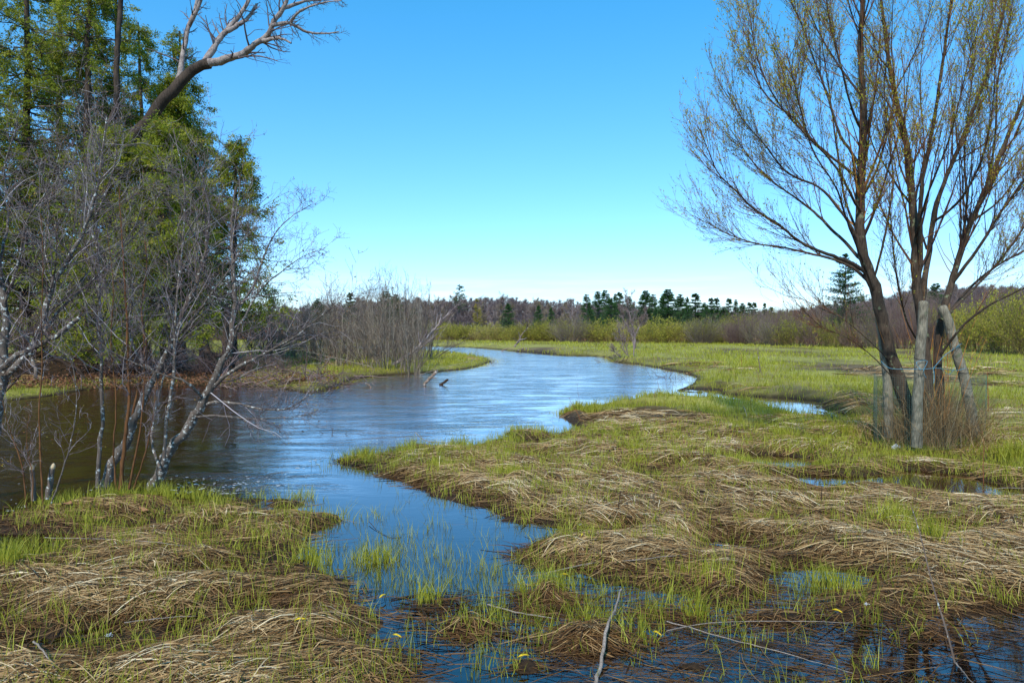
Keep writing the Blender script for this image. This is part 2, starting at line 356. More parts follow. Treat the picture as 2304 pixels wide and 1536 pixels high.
M['litter'] = mat_tint('dead leaf', [(0, lin(60, 36, 24)), (.5, lin(124, 80, 52)), (1, lin(176, 132, 96))], .8, .1)
M['yellow'] = mat_tint('yellow catkin', [(0, lin(200, 160, 20)), (1, lin(236, 206, 50))], .5, .2)
M['stick'] = mat_bark('bleached stick', lin(92, 78, 66), lin(176, 160, 146), 0, 2.2, .6)
M['darkstick'] = mat_bark('wet dark stick', lin(26, 18, 12), lin(72, 54, 42), 0, 1.5, .3)
M['reed'] = mat_bark('reddish stalk', lin(90, 52, 32), lin(150, 96, 62), 0, 2, .1)
M['post'] = mat_bark('weathered grey post', lin(62, 56, 46), lin(156, 146, 126), .10, 1.6, 1.0, lin(104, 106, 84), 10)
M['snag'] = mat_bark('dead wood', lin(70, 56, 48), lin(140, 122, 108), .1, .6, .5)

def simple(name, col, rough=.6, **kw):
    m = bpy.data.materials.new(name); m.use_nodes = True; p = m.node_tree.nodes['Principled BSDF']
    t = m.node_tree; g = N(t, 'ShaderNodeTexCoord'); nn = N(t, 'ShaderNodeTexNoise'); nn.inputs['Scale'].default_value = 60; t.links.new(g.outputs['Object'], nn.inputs['Vector'])
    c = np.array(col[:3]); r = ramp(t, [(.3, tuple(c * .7) + (1,)), (.7, tuple(np.minimum(c * 1.2, 1)) + (1,))]); t.links.new(nn.outputs[0], r.inputs[0]); t.links.new(r.outputs[0], p.inputs['Base Color'])
    p.inputs['Roughness'].default_value = rough; return m
M['net'] = simple('green plastic netting', lin(78, 104, 92), .6)
M['rope'] = simple('blue rope', lin(84, 140, 160), .8)
M['wire'] = simple('rusty wire', lin(60, 48, 42), .6)
M['down'] = simple('white down', lin(225, 225, 228), .9)
M['cut'] = simple('gnawed pale wood', lin(190, 166, 128), .8)
M['foam'] = simple('foam', lin(225, 225, 220), .8)

# ground: dark wet mud near the water, green turf and tan thatch beyond
def mat_ground():
    m = bpy.data.materials.new('marsh ground'); m.use_nodes = True; t = m.node_tree; p = t.nodes['Principled BSDF']
    a = N(t, 'ShaderNodeAttribute'); a.attribute_name = 'green'; b = N(t, 'ShaderNodeAttribute'); b.attribute_name = 'dry'
    g = N(t, 'ShaderNodeTexCoord')
    n1 = N(t, 'ShaderNodeTexNoise'); n1.inputs['Scale'].default_value = 3.5; n1.inputs['Detail'].default_value = 8; n1.inputs['Roughness'].default_value = .7; t.links.new(g.outputs['Object'], n1.inputs['Vector'])
    n2 = N(t, 'ShaderNodeTexNoise'); n2.inputs['Scale'].default_value = 34; n2.inputs['Detail'].default_value = 6; n2.inputs['Roughness'].default_value = .7; t.links.new(g.outputs['Object'], n2.inputs['Vector'])
    mud = ramp(t, [(.35, lin(26, 18, 11)), (.65, lin(66, 48, 30))]); t.links.new(n2.outputs[0], mud.inputs[0])
    thatch = ramp(t, [(.3, lin(92, 72, 44)), (.7, lin(150, 128, 84))]); t.links.new(n2.outputs[0], thatch.inputs[0])
    turf = ramp(t, [(.3, lin(104, 98, 44)), (.5, lin(142, 138, 58)), (.7, lin(170, 152, 96))]); t.links.new(n1.outputs[0], turf.inputs[0])
    m1 = N(t, 'ShaderNodeMix', data_type='RGBA'); t.links.new(b.outputs['Fac'], m1.inputs[0]); t.links.new(mud.outputs[0], m1.inputs[6]); t.links.new(thatch.outputs[0], m1.inputs[7])
    m2 = N(t, 'ShaderNodeMix', data_type='RGBA'); t.links.new(a.outputs['Fac'], m2.inputs[0]); t.links.new(m1.outputs[2], m2.inputs[6]); t.links.new(turf.outputs[0], m2.inputs[7])
    t.links.new(m2.outputs[2], p.inputs['Base Color']); p.inputs['Roughness'].default_value = .85; p.inputs['Specular IOR Level'].default_value = .2
    bp = N(t, 'ShaderNodeBump'); bp.inputs['Strength'].default_value = .5; bp.inputs['Distance'].default_value = .03; t.links.new(n2.outputs[0], bp.inputs['Height']); t.links.new(bp.outputs[0], p.inputs['Normal'])
    return m
def mat_water():
    m = bpy.data.materials.new('river water'); m.use_nodes = True; t = m.node_tree; t.nodes.clear()
    o = N(t, 'ShaderNodeOutputMaterial'); g = N(t, 'ShaderNodeTexCoord')
    at = N(t, 'ShaderNodeAttribute'); at.attribute_name = 'flow'     # 1 in the running river, 0 in the still pools
    dk = N(t, 'ShaderNodeAttribute'); dk.attribute_name = 'deep'
    def noise(sx, sy, rot, scale, det, dist=0):
        mp = N(t, 'ShaderNodeMapping'); mp.inputs['Scale'].default_value = (sx, sy, 1); mp.inputs['Rotation'].default_value = (0, 0, R_(rot)); t.links.new(g.outputs['Object'], mp.inputs[0])
        n = N(t, 'ShaderNodeTexNoise'); n.inputs['Scale'].default_value = scale; n.inputs['Detail'].default_value = det; n.inputs['Distortion'].default_value = dist; n.inputs['Roughness'].default_value = .55
        t.links.new(mp.outputs[0], n.inputs['Vector']); return n
    n1 = noise(1, 2.6, -20, 1.1, 4, .9); n2 = noise(1, 3, -28, 5.5, 3, .6)
    mixh = N(t, 'ShaderNodeMath', operation='MULTIPLY_ADD'); t.links.new(n2.outputs[0], mixh.inputs[0]); mixh.inputs[1].default_value = .28; t.links.new(n1.outputs[0], mixh.inputs[2])
    st = N(t, 'ShaderNodeMath', operation='MULTIPLY_ADD'); t.links.new(at.outputs['Fac'], st.inputs[0]); st.inputs[1].default_value = .17; st.inputs[2].default_value = .012
    pn = noise(1, 3.2, -18, .42, 5, 1.5); pr_ = ramp(t, [(.40, (.25, .25, .25, 1)), (.62, (1.5, 1.5, 1.5, 1))]); t.links.new(pn.outputs[0], pr_.inputs[0])
    sm = N(t, 'ShaderNodeMath', operation='MULTIPLY'); t.links.new(st.outputs[0], sm.inputs[0]); t.links.new(pr_.outputs[0], sm.inputs[1]); st = sm
    bp = N(t, 'ShaderNodeBump'); bp.inputs['Distance'].default_value = .25; t.links.new(st.outputs[0], bp.inputs['Strength']); t.links.new(mixh.outputs[0], bp.inputs['Height'])
    ro = N(t, 'ShaderNodeMath', operation='MULTIPLY_ADD'); t.links.new(at.outputs['Fac'], ro.inputs[0]); ro.inputs[1].default_value = .10; ro.inputs[2].default_value = .02
    gl = N(t, 'ShaderNodeBsdfGlossy'); t.links.new(ro.outputs[0], gl.inputs['Roughness']); t.links.new(bp.outputs[0], gl.inputs['Normal']); gl.inputs[0].default_value = (1, .91, .89, 1)
    fr = N(t, 'ShaderNodeFresnel'); fr.inputs[0].default_value = 1.95; t.links.new(bp.outputs[0], fr.inputs['Normal'])
    # still pools are seen through to the straw on the bed, the river is opaque brown with tannin
    tr = N(t, 'ShaderNodeBsdfTransparent'); tr.inputs[0].default_value = (.50, .33, .19, 1)
    df = N(t, 'ShaderNodeBsdfDiffuse'); df.inputs[0].default_value = (.020, .0070, .0028, 1)
    bd = N(t, 'ShaderNodeMixShader'); t.links.new(dk.outputs['Fac'], bd.inputs[0]); t.links.new(tr.outputs[0], bd.inputs[1]); t.links.new(df.outputs[0], bd.inputs[2])
    fm = N(t, 'ShaderNodeMath', operation='MULTIPLY'); fm.use_clamp = True; t.links.new(fr.outputs[0], fm.inputs[0]); fq = N(t, 'ShaderNodeMath', operation='MULTIPLY_ADD'); t.links.new(at.outputs['Fac'], fq.inputs[0]); fq.inputs[1].default_value = .55; fq.inputs[2].default_value = 1.35; t.links.new(fq.outputs[0], fm.inputs[1])
    sh_ = N(t, 'ShaderNodeAttribute'); sh_.attribute_name = 'reflect_cut'; f2 = N(t, 'ShaderNodeMath', operation='MULTIPLY_ADD'); t.links.new(sh_.outputs['Fac'], f2.inputs[0]); f2.inputs[1].default_value = -.38; f2.inputs[2].default_value = 1.0  # mirror share masked down by hand at left, so reflections there read darker
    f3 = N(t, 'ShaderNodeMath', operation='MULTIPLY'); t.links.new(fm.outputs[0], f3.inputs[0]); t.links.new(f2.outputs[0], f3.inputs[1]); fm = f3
    mm = N(t, 'ShaderNodeMixShader'); t.links.new(fm.outputs[0], mm.inputs[0]); t.links.new(bd.outputs[0], mm.inputs[1]); t.links.new(gl.outputs[0], mm.inputs[2])
    t.links.new(mm.outputs[0], o.inputs[0]); return m

# ------------------------------------------------------------------ ground and water sheets
az = np.radians(np.concatenate([np.arange(-180, -50, 3.), np.arange(-50, 50, .22), np.arange(50, 180, 3.)]))
rr = np.concatenate([[0.3, .8], 1.2 * np.exp(np.arange(0, np.log(140 / 1.2), .0095)), 140 * np.exp(np.arange(.05, np.log(4000 / 140), .12))])
A, RR = np.meshgrid(az, rr, indexing='ij'); X = np.sin(A) * RR; Y = np.cos(A) * RR
xf, yf = X.ravel(), Y.ravel()
Z = np.concatenate([Hex(xf[i:i + 200000], yf[i:i + 200000]) for i in range(0, len(xf), 200000)])
V = np.stack([xf, yf, Z], -1); na, nr = A.shape
idx = np.arange(na * nr).reshape(na, nr); nxt = np.roll(idx, -1, axis=0)
Q = np.stack([idx[:, :-1], nxt[:, :-1], nxt[:, 1:], idx[:, 1:]], -1).reshape(-1, 4)
V = np.concatenate([V, [[0, 0, .05]]]); cap = np.stack([idx[:, 0], np.full(na, len(V) - 1), nxt[:, 0]], -1)
r = np.hypot(V[:, 0], V[:, 1])
def green_f(x, y):
    r = np.hypot(x, y)
    g = np.clip((r - 7.5) / 4, 0, 1) * np.clip(.62 + 1.3 * fbm(x / 2.4, y / 4.0, 41, 4), .0, 1)
    far = np.clip((r - 84 + 0.30 * x + 5 * fbm(x / 9, y / 9, 5)) / 6, 0, 1)
    b_ = gp(60, 862); rb = 1.3 * np.exp(-(((x - b_[0] + 1) / 7.5)**2 + ((y - b_[1] - 2.0) / 4.0)**2))
    return g * (1 - far) * np.clip(1 - 1.6 * rb, 0, 1)
grn = green_f(V[:, 0], V[:, 1]) * np.clip((V[:, 2] - .02) / .06, 0, 1)
b_ = gp(30, 862); bank = np.exp(-(((V[:, 0] - b_[0]) / 5)**2 + ((V[:, 1] - b_[1] - 1.5) / 4)**2))
dry = np.clip(1 - 1.8 * bank, 0, 1) * np.clip((V[:, 2] - .05) / .15, 0, 1) * np.clip((r - 5) / 6, 0, 1) * np.clip(.6 + fbm(V[:, 0] / 1.1, V[:, 1] / 1.1, 9), 0, 1)
ground = build('ground', V, [Q, cap[:, ::-1]], mat_ground(), attrs={'green': grn, 'dry': dry})
tag(ground, kind='structure')

rr2 = 1.0 * np.exp(np.linspace(0, np.log(130), 260)); az2 = np.radians(np.linspace(-85, 85, 340))
A, RR = np.meshgrid(az2, rr2, indexing='ij'); X = np.sin(A) * RR; Y = np.cos(A) * RR; xf, yf = X.ravel(), Y.ravel()
s_r = sdf(rp, xf, yf); rad = np.hypot(xf, yf)
bayc = gp(1000, 1200)
flow = np.clip((-s_r) / 1.2, 0, 1) * np.clip((rad - 7.0) / 2.0 + .3 * fbm(xf, yf, 2), 0, 1)
ctr = gp(900, 1090); flow *= np.clip((np.hypot(xf - ctr[0] - .5, yf - ctr[1] + 1.2) - 1.4) / 1.8, 0, 1)
lft = np.clip((-1.2 - xf) / 1.5, 0, 1) * np.clip((yf - 5.3) / .8, 0, 1); flow = np.maximum(flow, lft * np.clip(-s_r / .5, 0, 1)); flow = flow * flow * (3 - 2 * flow)
deep = np.clip(-H(xf, yf) / .16, 0, 1) * np.clip(.15 + flow * 2 + (rad - 6) / 4, 0, 1)
na, nr = A.shape; idx = np.arange(na * nr).reshape(na, nr)
Q = np.stack([idx[:-1, :-1], idx[1:, :-1], idx[1:, 1:], idx[:-1, 1:]], -1).reshape(-1, 4)
water = build('river', np.stack([xf, yf, xf * 0], -1), [Q], mat_water(), attrs={'flow': flow, 'deep': deep, 'reflect_cut': np.clip((-1.6 - xf - .10 * (yf - 6)) / 3, 0, 1) * np.clip((24 - yf) / 8, 0, 1) * np.clip((yf - 4.5) / 1.5, 0, 1)})  # last mask: left zone where the reflection is dimmed to darken the water
tag(water, kind='structure')

# ------------------------------------------------------------------ laid straw
def fan_pts(n, r0, r1, half=54, bias=1.0):
    if half > 45: n = int(n * 1.22)
    a = np.radians(U(-half, half, n)); q = U(0, 1, n)
    r = r0 * (r1 / r0)**(q**bias)
    return np.sin(a) * r, np.cos(a) * r, r
def flow_ang(x, y):
    return -.28 + .75 * fbm(x * .33, y * .45, 55, 3) + np.where(x < -.6, .38, 0) + .45 * fbm(x * 1.6, y * 2, 77, 2)
def straw(nb, r0, r1, per, Lr, wid, zmin=-.05, K=6, spread=.07, lift=.03, arch=.06, sel=None, dang=.24, cen=None, rad=False):
    if cen is None:
        x, y, r = fan_pts(nb, r0, r1)
    else:
        x, y = cen; r = np.hypot(x, y); nb = len(x)
    h = H(x, y); keep = h > zmin
    if sel is not None: keep &= sel(x, y, h)
    x, y = x[keep], y[keep]; nb = len(x)
    ang = flow_ang(x, y) + G_(.34, nb)
    if rad: ang = U(-np.pi, np.pi, nb)
    cur = G_(.7, nb); bt = G_(.13, nb); lf = U(0, lift, nb); ar = np.abs(G_(arch, nb))
    i = np.repeat(np.arange(nb), per); m = len(i); aa = ang[i] + G_(dang, m)
    odd = U(0, 1, m) < .08; aa = np.where(odd, U(-np.pi, np.pi, m), aa); aa = np.where(U(0, 1, m) < .5, aa, aa + np.pi)
    sgn = 1
    px = x[i] - np.sin(ang[i]) * G_(spread, m) + np.cos(ang[i]) * G_(.12, m); py = y[i] + np.cos(ang[i]) * G_(spread, m) + np.sin(ang[i]) * G_(.12, m)
    L = U(*Lr, m); ck = cur[i] + G_(.5, m)
    kink = np.where(U(0, 1, m) < .2, G_(.7, m), 0); kk = rng.integers(1, K - 1, m)
    P = np.zeros((m, K, 3)); cx, cy, d = px - np.cos(aa) * L / 2, py - np.sin(aa) * L / 2, aa.copy()
    for k in range(K):
        P[:, k, 0] = cx; P[:, k, 1] = cy
        d = aa + ck * L * (k / (K - 1) - .5) + np.where(k >= kk, kink, 0)
        cx = cx + np.cos(d) * L / (K - 1); cy = cy + np.sin(d) * L / (K - 1)
    tt = np.linspace(0, 1, K)[None, :]
    hz = np.maximum(H(P[:, :, 0], P[:, :, 1]), -.004)
    hs_ = hz.copy(); hs_[:, 1:-1] = (hz[:, :-2] + hz[:, 1:-1] + hz[:, 2:]) / 3
    P[:, :, 2] = np.maximum(hs_, hz - .01) + .003 + (lf[i] * U(0, 1, m))[:, None] + (ar[i] * U(.2, 1.2, m))[:, None] * np.sin(np.pi * tt)**1.0 * np.clip(hz.mean(1) / .05, .05, 1)[:, None]
    T = norm(P[:, -1] - P[:, 0]); side = norm(np.cross(T, UPV) + UPV * G_(.5, m)[:, None])
    W = U(*wid, m)[:, None] * np.clip(np.hypot(px, py) / 6, 1, 9)[:, None] * np.array([.6] + [1] * (K - 2) + [.25])[None, :]
    V, Q = ribbons(P, W, side)
    wet = np.clip((hz.mean(1) + .03 * rng.random(m) - .012) / .085, 0, 1)
    tn = (.60 + 1.5 * bt[i] + G_(.17, m) - .30 * (rng.random(m) < .22)) * (.30 + .70 * wet)
    return V, Q, np.repeat(np.clip(tn, 0, 1), K * 2)
def pack(lst):
    V, F, T = [], [], []; o = 0
    for v, f, t in lst: V.append(v); F.append(f + o); T.append(t); o += len(v)
    return np.concatenate(V), F, np.concatenate(T)
def green_patch(x, y):       # where new growth has come through the thatch
    return fbm(x * .55, y * .8, 91, 3)
nearsel = lambda x, y, h: (U(0, 1, len(x)) < np.clip(1.15 - .35 * np.clip(green_patch(x, y), -1, 1) - np.clip((np.hypot(x, y) - 8.5) / 7, 0, .8), 0, 1) * np.clip((h - .01) / .07, .35, 1))
parts = [straw(9500, 2.2, 7.5, 16, (.14, .42), (.003, .006), .018, sel=nearsel, arch=.02, lift=.02),
         straw(6500, 7, 13, 13, (.2, .5), (.003, .006), .016, sel=nearsel, arch=.02, lift=.02),
         straw(1500, 12, 34, 9, (.4, .9), (.004, .007), .02, sel=lambda x, y, h: (fbm(x / 2.5, y / 3.5, 41, 4) < -.1), lift=.08),
         # loose bent pieces on top
         straw(900, 2.2, 10, 3, (.2, .5), (.002, .0045), 0.0, lift=.04, arch=.06, dang=.9),
         straw(5200, 2.2, 9, 6, (.04, .16), (.003, .007), .01, lift=.03, arch=.02, dang=1.2, K=3) if False else straw(4600, 2.2, 9.5, 7, (.05, .19), (.003, .007), .01, lift=.025, arch=.01, dang=1.0),
         straw(900, 4.0, 10, 5, (.08, .4), (.002, .004), -.3, sel=lambda x, y, h: (h < 0) & (x > -1.9) & (U(0, 1, len(x)) < .8), dang=.6, arch=0, lift=0),
         # wet pieces floating in the shallow bay and the flooded corner
         straw(900, 2.2, 5.2, 9, (.15, .6), (.002, .004), -.3, sel=lambda x, y, h: (h < .02) & (x > .2) & (y < 4.7), dang=.35, arch=.01, lift=.01),
         straw(900, 2.2, 6.6, 6, (.12, .5), (.002, .0045), -.25, sel=lambda x, y, h: (h < 0) & (U(0, 1, len(x)) < np.clip((x + .3) * .5 + .14, .10, .9)), dang=.5, arch=0, lift=0)]
# domed straw heads on the tussocks
tx, ty = [], []
for (px, py, rx, ry, d) in ISL[:5] + ISL[6:9]:
    c = gp(px, py); k = 12
    tx.append(c[0] + G_(gp(px + rx, py)[0] * .5 - c[0] * .5, k)); ty.append(c[1] + G_(.10, k))
parts.append(straw(0, 0, 0, 18, (.12, .32), (.003, .006), -.02, cen=(np.concatenate(tx), np.concatenate(ty)), dang=.5, arch=.05, lift=.03))
V, F, T = pack(parts)
print('straw faces', sum(len(f) for f in F))
tag(build('straw_thatch', V, F, M['straw'], tint=T, smooth=False), kind='stuff')

# ------------------------------------------------------------------ green blades
def blades(x, y, per, hgt, wid, K=4, spread=.05, lean=.16, tbase=.55):
    n = len(x); i = np.repeat(np.arange(n), per); m = len(i)
    px = x[i] + G_(1, m) * spread; py = y[i] + G_(1, m) * spread; r = np.hypot(px, py)
    tl = G_(.08, n); hs_ = U(.7, 1.25, n)
    z = np.maximum(H(px, py), -.03) - .01
    hh = U(*hgt, m) * hs_[i]; la = U(-np.pi, np.pi, m); lm = np.abs(G_(lean, m)) * hh; bend = np.abs(G_(.35, m)) * hh
    t = np.linspace(0, 1, K)[None, :]
    P = np.stack([px[:, None] + np.cos(la)[:, None] * (lm[:, None] * t + bend[:, None] * t**2.5), py[:, None] + np.sin(la)[:, None] * (lm[:, None] * t + bend[:, None] * t**2.5),
                  z[:, None] + hh[:, None] * t], -1)
    sa = U(0, np.pi, m); side = np.stack([np.cos(sa), np.sin(sa) * .4, sa * 0], -1)
    W = (U(*wid, m) * np.clip(r / 7, 1, 12))[:, None] * (np.array([.7, 1, .7, .06]) if K == 4 else np.array([.9, .8, .08]))[None, :]
    V, Q = ribbons(P, W, side)
    return V, Q, np.repeat(np.clip(tbase + tl[i] + G_(.12, m), 0, 1), K * 2)
gparts = []
x, y, r = fan_pts(24000, 2.3, 11); h = H(x, y); gpn = green_patch(x, y)
shore = np.exp(-((h - .03) / .03)**2)
pr = np.clip(.10 + .40 * np.clip(gpn * 1.9 - .15, 0, 1) + .14 * shore + .20 * np.clip((r - 6) / 3, 0, 1), 0, 1) * np.clip((h + .02) / .03, 0, 1)
left_crest = ((x < -1.2) & (y > 4.9)) | ((x < 1.6) & (y > 7.0)); pr = np.where(left_crest, pr * 1.25 + .12 * (h > 0), pr)
pr = np.where((x > .2) & (y < 4.9), pr * .35, pr) * np.clip((r - 1.5) / 5, .5, 1)
k = U(0, 1, len(x)) < pr
gparts.append(blades(x[k], y[k], 8, (.05, .16), (.0024, .0046), spread=.04, tbase=.62))
# blades standing in the shallow water at the pool edges
x, y, r = fan_pts(7600, 3.2, 11, 32); h = H(x, y); k = (h < 0) & (h > -.13) & (U(0, 1, len(x)) < np.where(fbm(x * 1.5, y * 1.5, 14, 2) > .0, .75, .14))
gparts.append(blades(x[k], y[k], 5, (.06, .16), (.002, .004), spread=.03, lean=.08, tbase=.5))
# specially thick tufts
for (px, py, n_, hh) in [(1232,1330,60,.17),(845,1256,50,.14),(822,1036,60,.16),(1030,1000,50,.17),(1302,935,70,.2),(1335,935,60,.2),(690,1118,30,.13),(250,1118,60,.17),(350,1112,60,.17),(430,1118,60,.16),
                        (130,1130,40,.15),(60,1260,50,.2),(20,1290,50,.2),(1165,968,30,.14),(1270,930,40,.15),(2150,1000,50,.2),(2285,1040,80,.25),(2200,1000,50,.2),(1900,990,40,.15),(960,1345,24,.17),(1590,1310,26,.16),
                        (1570,1385,24,.18),(1870,1320,40,.17),(1760,1000,50,.16),(1680,1040,40,.14),(2080,1240,50,.2),(2020,1190,60,.2),(1150,1080,50,.13),(990,1060,50,.13),(1420,1030,40,.13),(700,1260,40,.18),(1440,1440,16,.15),(1330,1400,20,.13)]:
    c = gp(px, py); gparts.append(blades(c[0] + G_(.10 * (n_ / 50)**.5, n_), c[1] + G_(.07, n_), 4, (hh * .6, hh * 1.1), (.0028, .005), spread=.02, lean=.1, tbase=.62))
V, F, T = pack(gparts); print('green faces', sum(len(f) for f in F))
tag(build('grass', V, F, M['grass'], tint=T, smooth=False), kind='stuff')
# meadow grass beyond
gp2 = []
x, y, r = fan_pts(34000, 8, 30, 54, .9); h = H(x, y); k = (h > .015) & (U(0, 1, len(x)) < np.clip(.42 + 1.0 * fbm(x / 2.2, y / 3.5, 41, 4), .05, 1) * np.clip((r - 7.0) / 4 + .25, 0, 1))
k &= (green_f(x, y) > .12) | (r < 10.5) 
gp2.append(blades(x[k], y[k], 6, (.06, .18), (.003, .005), K=3, spread=.09, tbase=.58))
x, y, r = fan_pts(26000, 28, 84, 50); h = H(x, y); k = (h > .03) & (U(0, 1, len(x)) < np.clip(.46 + 1.1 * fbm(x / 2.6, y / 4.5, 41, 4), .05, 1))
gp2.append(blades(x[k], y[k], 4, (.08, .22), (.003, .006), K=3, spread=.3, tbase=.64))
V, F, T = pack(gp2); print('meadow faces', sum(len(f) for f in F))
tag(build('meadow_grass', V, F, M['grass'], tint=T, smooth=False), kind='stuff')

# ================================================================== plants: builders
def stem_tubes(traces, Y, base, S=7):
    """traces: [(points (px,py[,dY]), r0_px, r1_px)] seen at depth Y -> list of (P,R) in local coordinates"""
    res = []
    for pts, r0, r1 in traces:
        a = np.array([(p[0], p[1], p[2] if len(p) > 2 else 0.) for p in pts], float)
        w = vp(a[:, 0], a[:, 1], Y + a[:, 2]) - np.array(base)
        K = max(8, 4 * len(pts)); P = resample(w, K)
        t = np.linspace(0, 1, K); R = (r1 + (r0 - r1) * (1 - t)**1.15) * Y / FOC
        res.append((P, R))
    return res
def rough(P, R, amp):
    K = len(P); n = G_(1, (K, 3)); n[0] = 0
    return P + n * R[:, None] * amp, R * (1 + G_(.05, K))
def tint_of(V, per, mean, sd, n):
    return np.clip(np.repeat(mean + G_(sd, n), per), 0, 1)
def tube_part(name, P, R, S, m, parent, mean=.5, sd=.2):
    V, Q = tubes(P, R, S); n, K = R.shape
    return build(name, V, [Q], m, parent, tint=tint_of(V, K * S, mean, sd, n))
def multi(name, Ps, S, ms, parent, mean=.5, sd=.18):
    """several sets of tubes with different ring counts in one mesh"""
    V, F, T = [], [], []; o = 0
    for P, R in Ps:
        if P.ndim == 2: P = P[None]; R = R[None]
        if len(P) == 0: continue
        s_ = S if R.mean() > .01 else max(3, S - 2)
        if R.mean() < .005: s_ = 3
        v, q = tubes(P, R, s_); V.append(v); F.append(q + o); T.append(tint_of(v, R.shape[1] * s_, mean, sd, len(R))); o += len(v)
    return build(name, np.concatenate(V), F, ms, parent, tint=np.concatenate(T))
def leaf_part(name, P, D, L, asp, m, parent, mean=.5, sd=.2, Nn=None, tints=None):
    V, Q = leaves(P, D, L, asp, Nn)
    t = tints if tints is not None else mean + G_(sd, len(P))
    return build(name, V, [Q], m, parent, tint=np.repeat(np.clip(t, 0, 1), 4), smooth=False)

# ------------------------------------------------------------------ far wood
def bare_tree(h, seed_leaf=.5, tone=.5, name='bare_tree'):
    root = thing(name, (0, 0, 0))
    K = 8; P = np.zeros((1, K, 3)); P[0, :, 2] = np.linspace(0, h * .8, K); P[0, 1:, :2] += np.cumsum(G_(h * .012, (K - 1, 2)), 0); R = np.linspace(h * .016, h * .004, K)[None]
    l1 = grow(P, R, 20, (.2, 1), (38, 10), .46, up=.09, wig=.10, K=6, rf=.55, tfall=.45, rmin=.03)
    l2 = grow(*l1, 8, (.2, 1), (38, 12), .5, up=.10, wig=.14, K=5, rf=.55, rmin=.022)
    l3 = grow(*l2, 11, (.1, 1), (40, 14), .6, lmin=.6, up=.08, wig=.16, K=3, rf=.7, rmin=.019, taper=.6)
    multi('trunk', [(P, R), l1], 5, M['far_bark'], root, tone + .15, .1)
    multi('branches', [l2, l3], 3, M['far_bark'], root, tone, .25)
    if seed_leaf > 0:
        p, d, i = along(l3[0], max(1, int(2 * seed_leaf + .5)), (.3, 1)); leaf_part('buds', p, rng.normal(size=p.shape), U(.10, .2, len(p)), .7, M['far_haze_leaf'], root, seed_leaf * .5 + .1, .2)
    return root
def pine(h, w, n_w, ragged, name='pine_tree', droop=-.02, base=.08, leafm='pine_leaf', mean=.4, per=60):
    root = thing(name, (0, 0, 0)); K = 8
    P = np.zeros((1, K, 3)); P[0, :, 2] = np.linspace(0, h, K); R = np.linspace(h * .014, h * .002, K)[None]
    P[0, 1:, :2] += np.cumsum(G_(h * .004, (K - 1, 2)), 0)
    nb = n_w; t = np.sort(U(base, .985, nb)); a = U(0, 2 * np.pi, nb)
    pr = (1 - t)**.75 if ragged < .5 else np.clip((1 - t) * 1.5, 0, 1)**.6 * np.where(t < .45, .65, 1)
    L = w * pr * U(1 - .55 * ragged, 1 + .2 * ragged, nb) + h * .015
    KB = 5; Q = np.zeros((nb, KB, 3)); s = np.linspace(0, 1, KB)
    zb = np.interp(t, np.linspace(0, 1, K), P[0, :, 2]); 
    for k in range(KB):
        Q[:, k, 0] = np.cos(a) * L * s[k]; Q[:, k, 1] = np.sin(a) * L * s[k]; Q[:, k, 2] = zb + L * (.18 * s[k] + droop * 6 * s[k]**2 + .25 * ragged * s[k]**2)
    RB = (h * .004) * np.linspace(1, .3, KB)[None, :] * np.ones((nb, 1))
    multi('trunk', [(P, R), (Q, RB)], 5, M['far_bark'], root, .12, .1)
    p, d, i = along(Q, per, (.15, 1)); Lr = L[i]; off = rng.normal(size=p.shape) * np.array([1, 1, .5]) * (Lr * .10)[:, None]
    p = p + off; dd = norm(d + rng.normal(size=p.shape) * .6 + UPV * .25)
    leaf_part('crown', p, dd, U(.5, 1.1, len(p)) * h * .026, .36, M[leafm], root, tints=mean + G_(.1, len(i)) + (G_(.14, nb))[i])
    return root
def far_place(px, Yd, htop=None):
    g = vp(px, 738, Yd); return (g[0], g[1], max(H1(g[0], g[1]) if Yd < 88 else .3, -.05) - .05)
H = H
FARZ = .3
masters = [bare_tree(10, .5, .5), bare_tree(10, 0, .35), bare_tree(10, .9, .6), bare_tree(10, .3, .7)]
mk = [kids(m) for m in masters]
def top_of(px, base=0):      # height profile of the wood's skyline in the photograph (py)
    return np.interp(px, [-600, 560, 640, 700, 760, 860, 940, 1000, 1100, 1200, 1260, 1330, 1480, 1600, 1700, 1800, 1950, 2080, 2200, 2304, 2900],
                     [700, 700, 690, 684, 676, 668, 668, 668, 664, 668, 672, 678, 690, 696, 696, 690, 668, 640, 640, 640, 640])
cnt = 0
for row, (Yd, step, dz) in enumerate([(150, 23, 14), (172, 21, 4), (196, 20, 0)]):
    for px in np.arange(420 - row * 7, 2500, step):
        if cnt >= 290: break
        if px > 1960 and row < 1: continue
        q = px + U(-9, 9); y = top_of(q) + dz + U(-7, 15) + (8 if row == 0 and 1250 < q < 1640 else 0); yd = Yd + U(-9, 9)
        hh = (738 - y) / FOC * yd + EYE; b = far_place(q, yd); b = (b[0], b[1], FARZ)
        k = int(rng.choice(4, p=[.35, .3, .15, .2])); s_ = hh / 10.2
        lab = ['bare grey-brown tree with swelling reddish buds among the far wood', 'bare dark grey tree without buds among the far wood',
               'bare tree with a faint yellow-green haze of buds in the far wood', 'pale grey bare tree with light branches in the far wood'][k]
        copy_thing(masters[k], mk[k], b, U(0, 6.28), s_ * 1.0, lab, ['budding far trees', 'dark bare far trees', 'yellow-green far trees', 'pale bare far trees'][k])
        cnt += 1
for m_, k_, i in zip(masters, mk, range(4)):
    tag(m_, ['bare grey-brown tree with swelling reddish buds among the far wood', 'bare dark grey tree without buds among the far wood',
             'bare tree with a faint yellow-green haze of buds in the far wood', 'pale grey bare tree with light branches in the far wood'][i], 'tree',
        ['budding far trees', 'dark bare far trees', 'yellow-green far trees', 'pale bare far trees'][i])
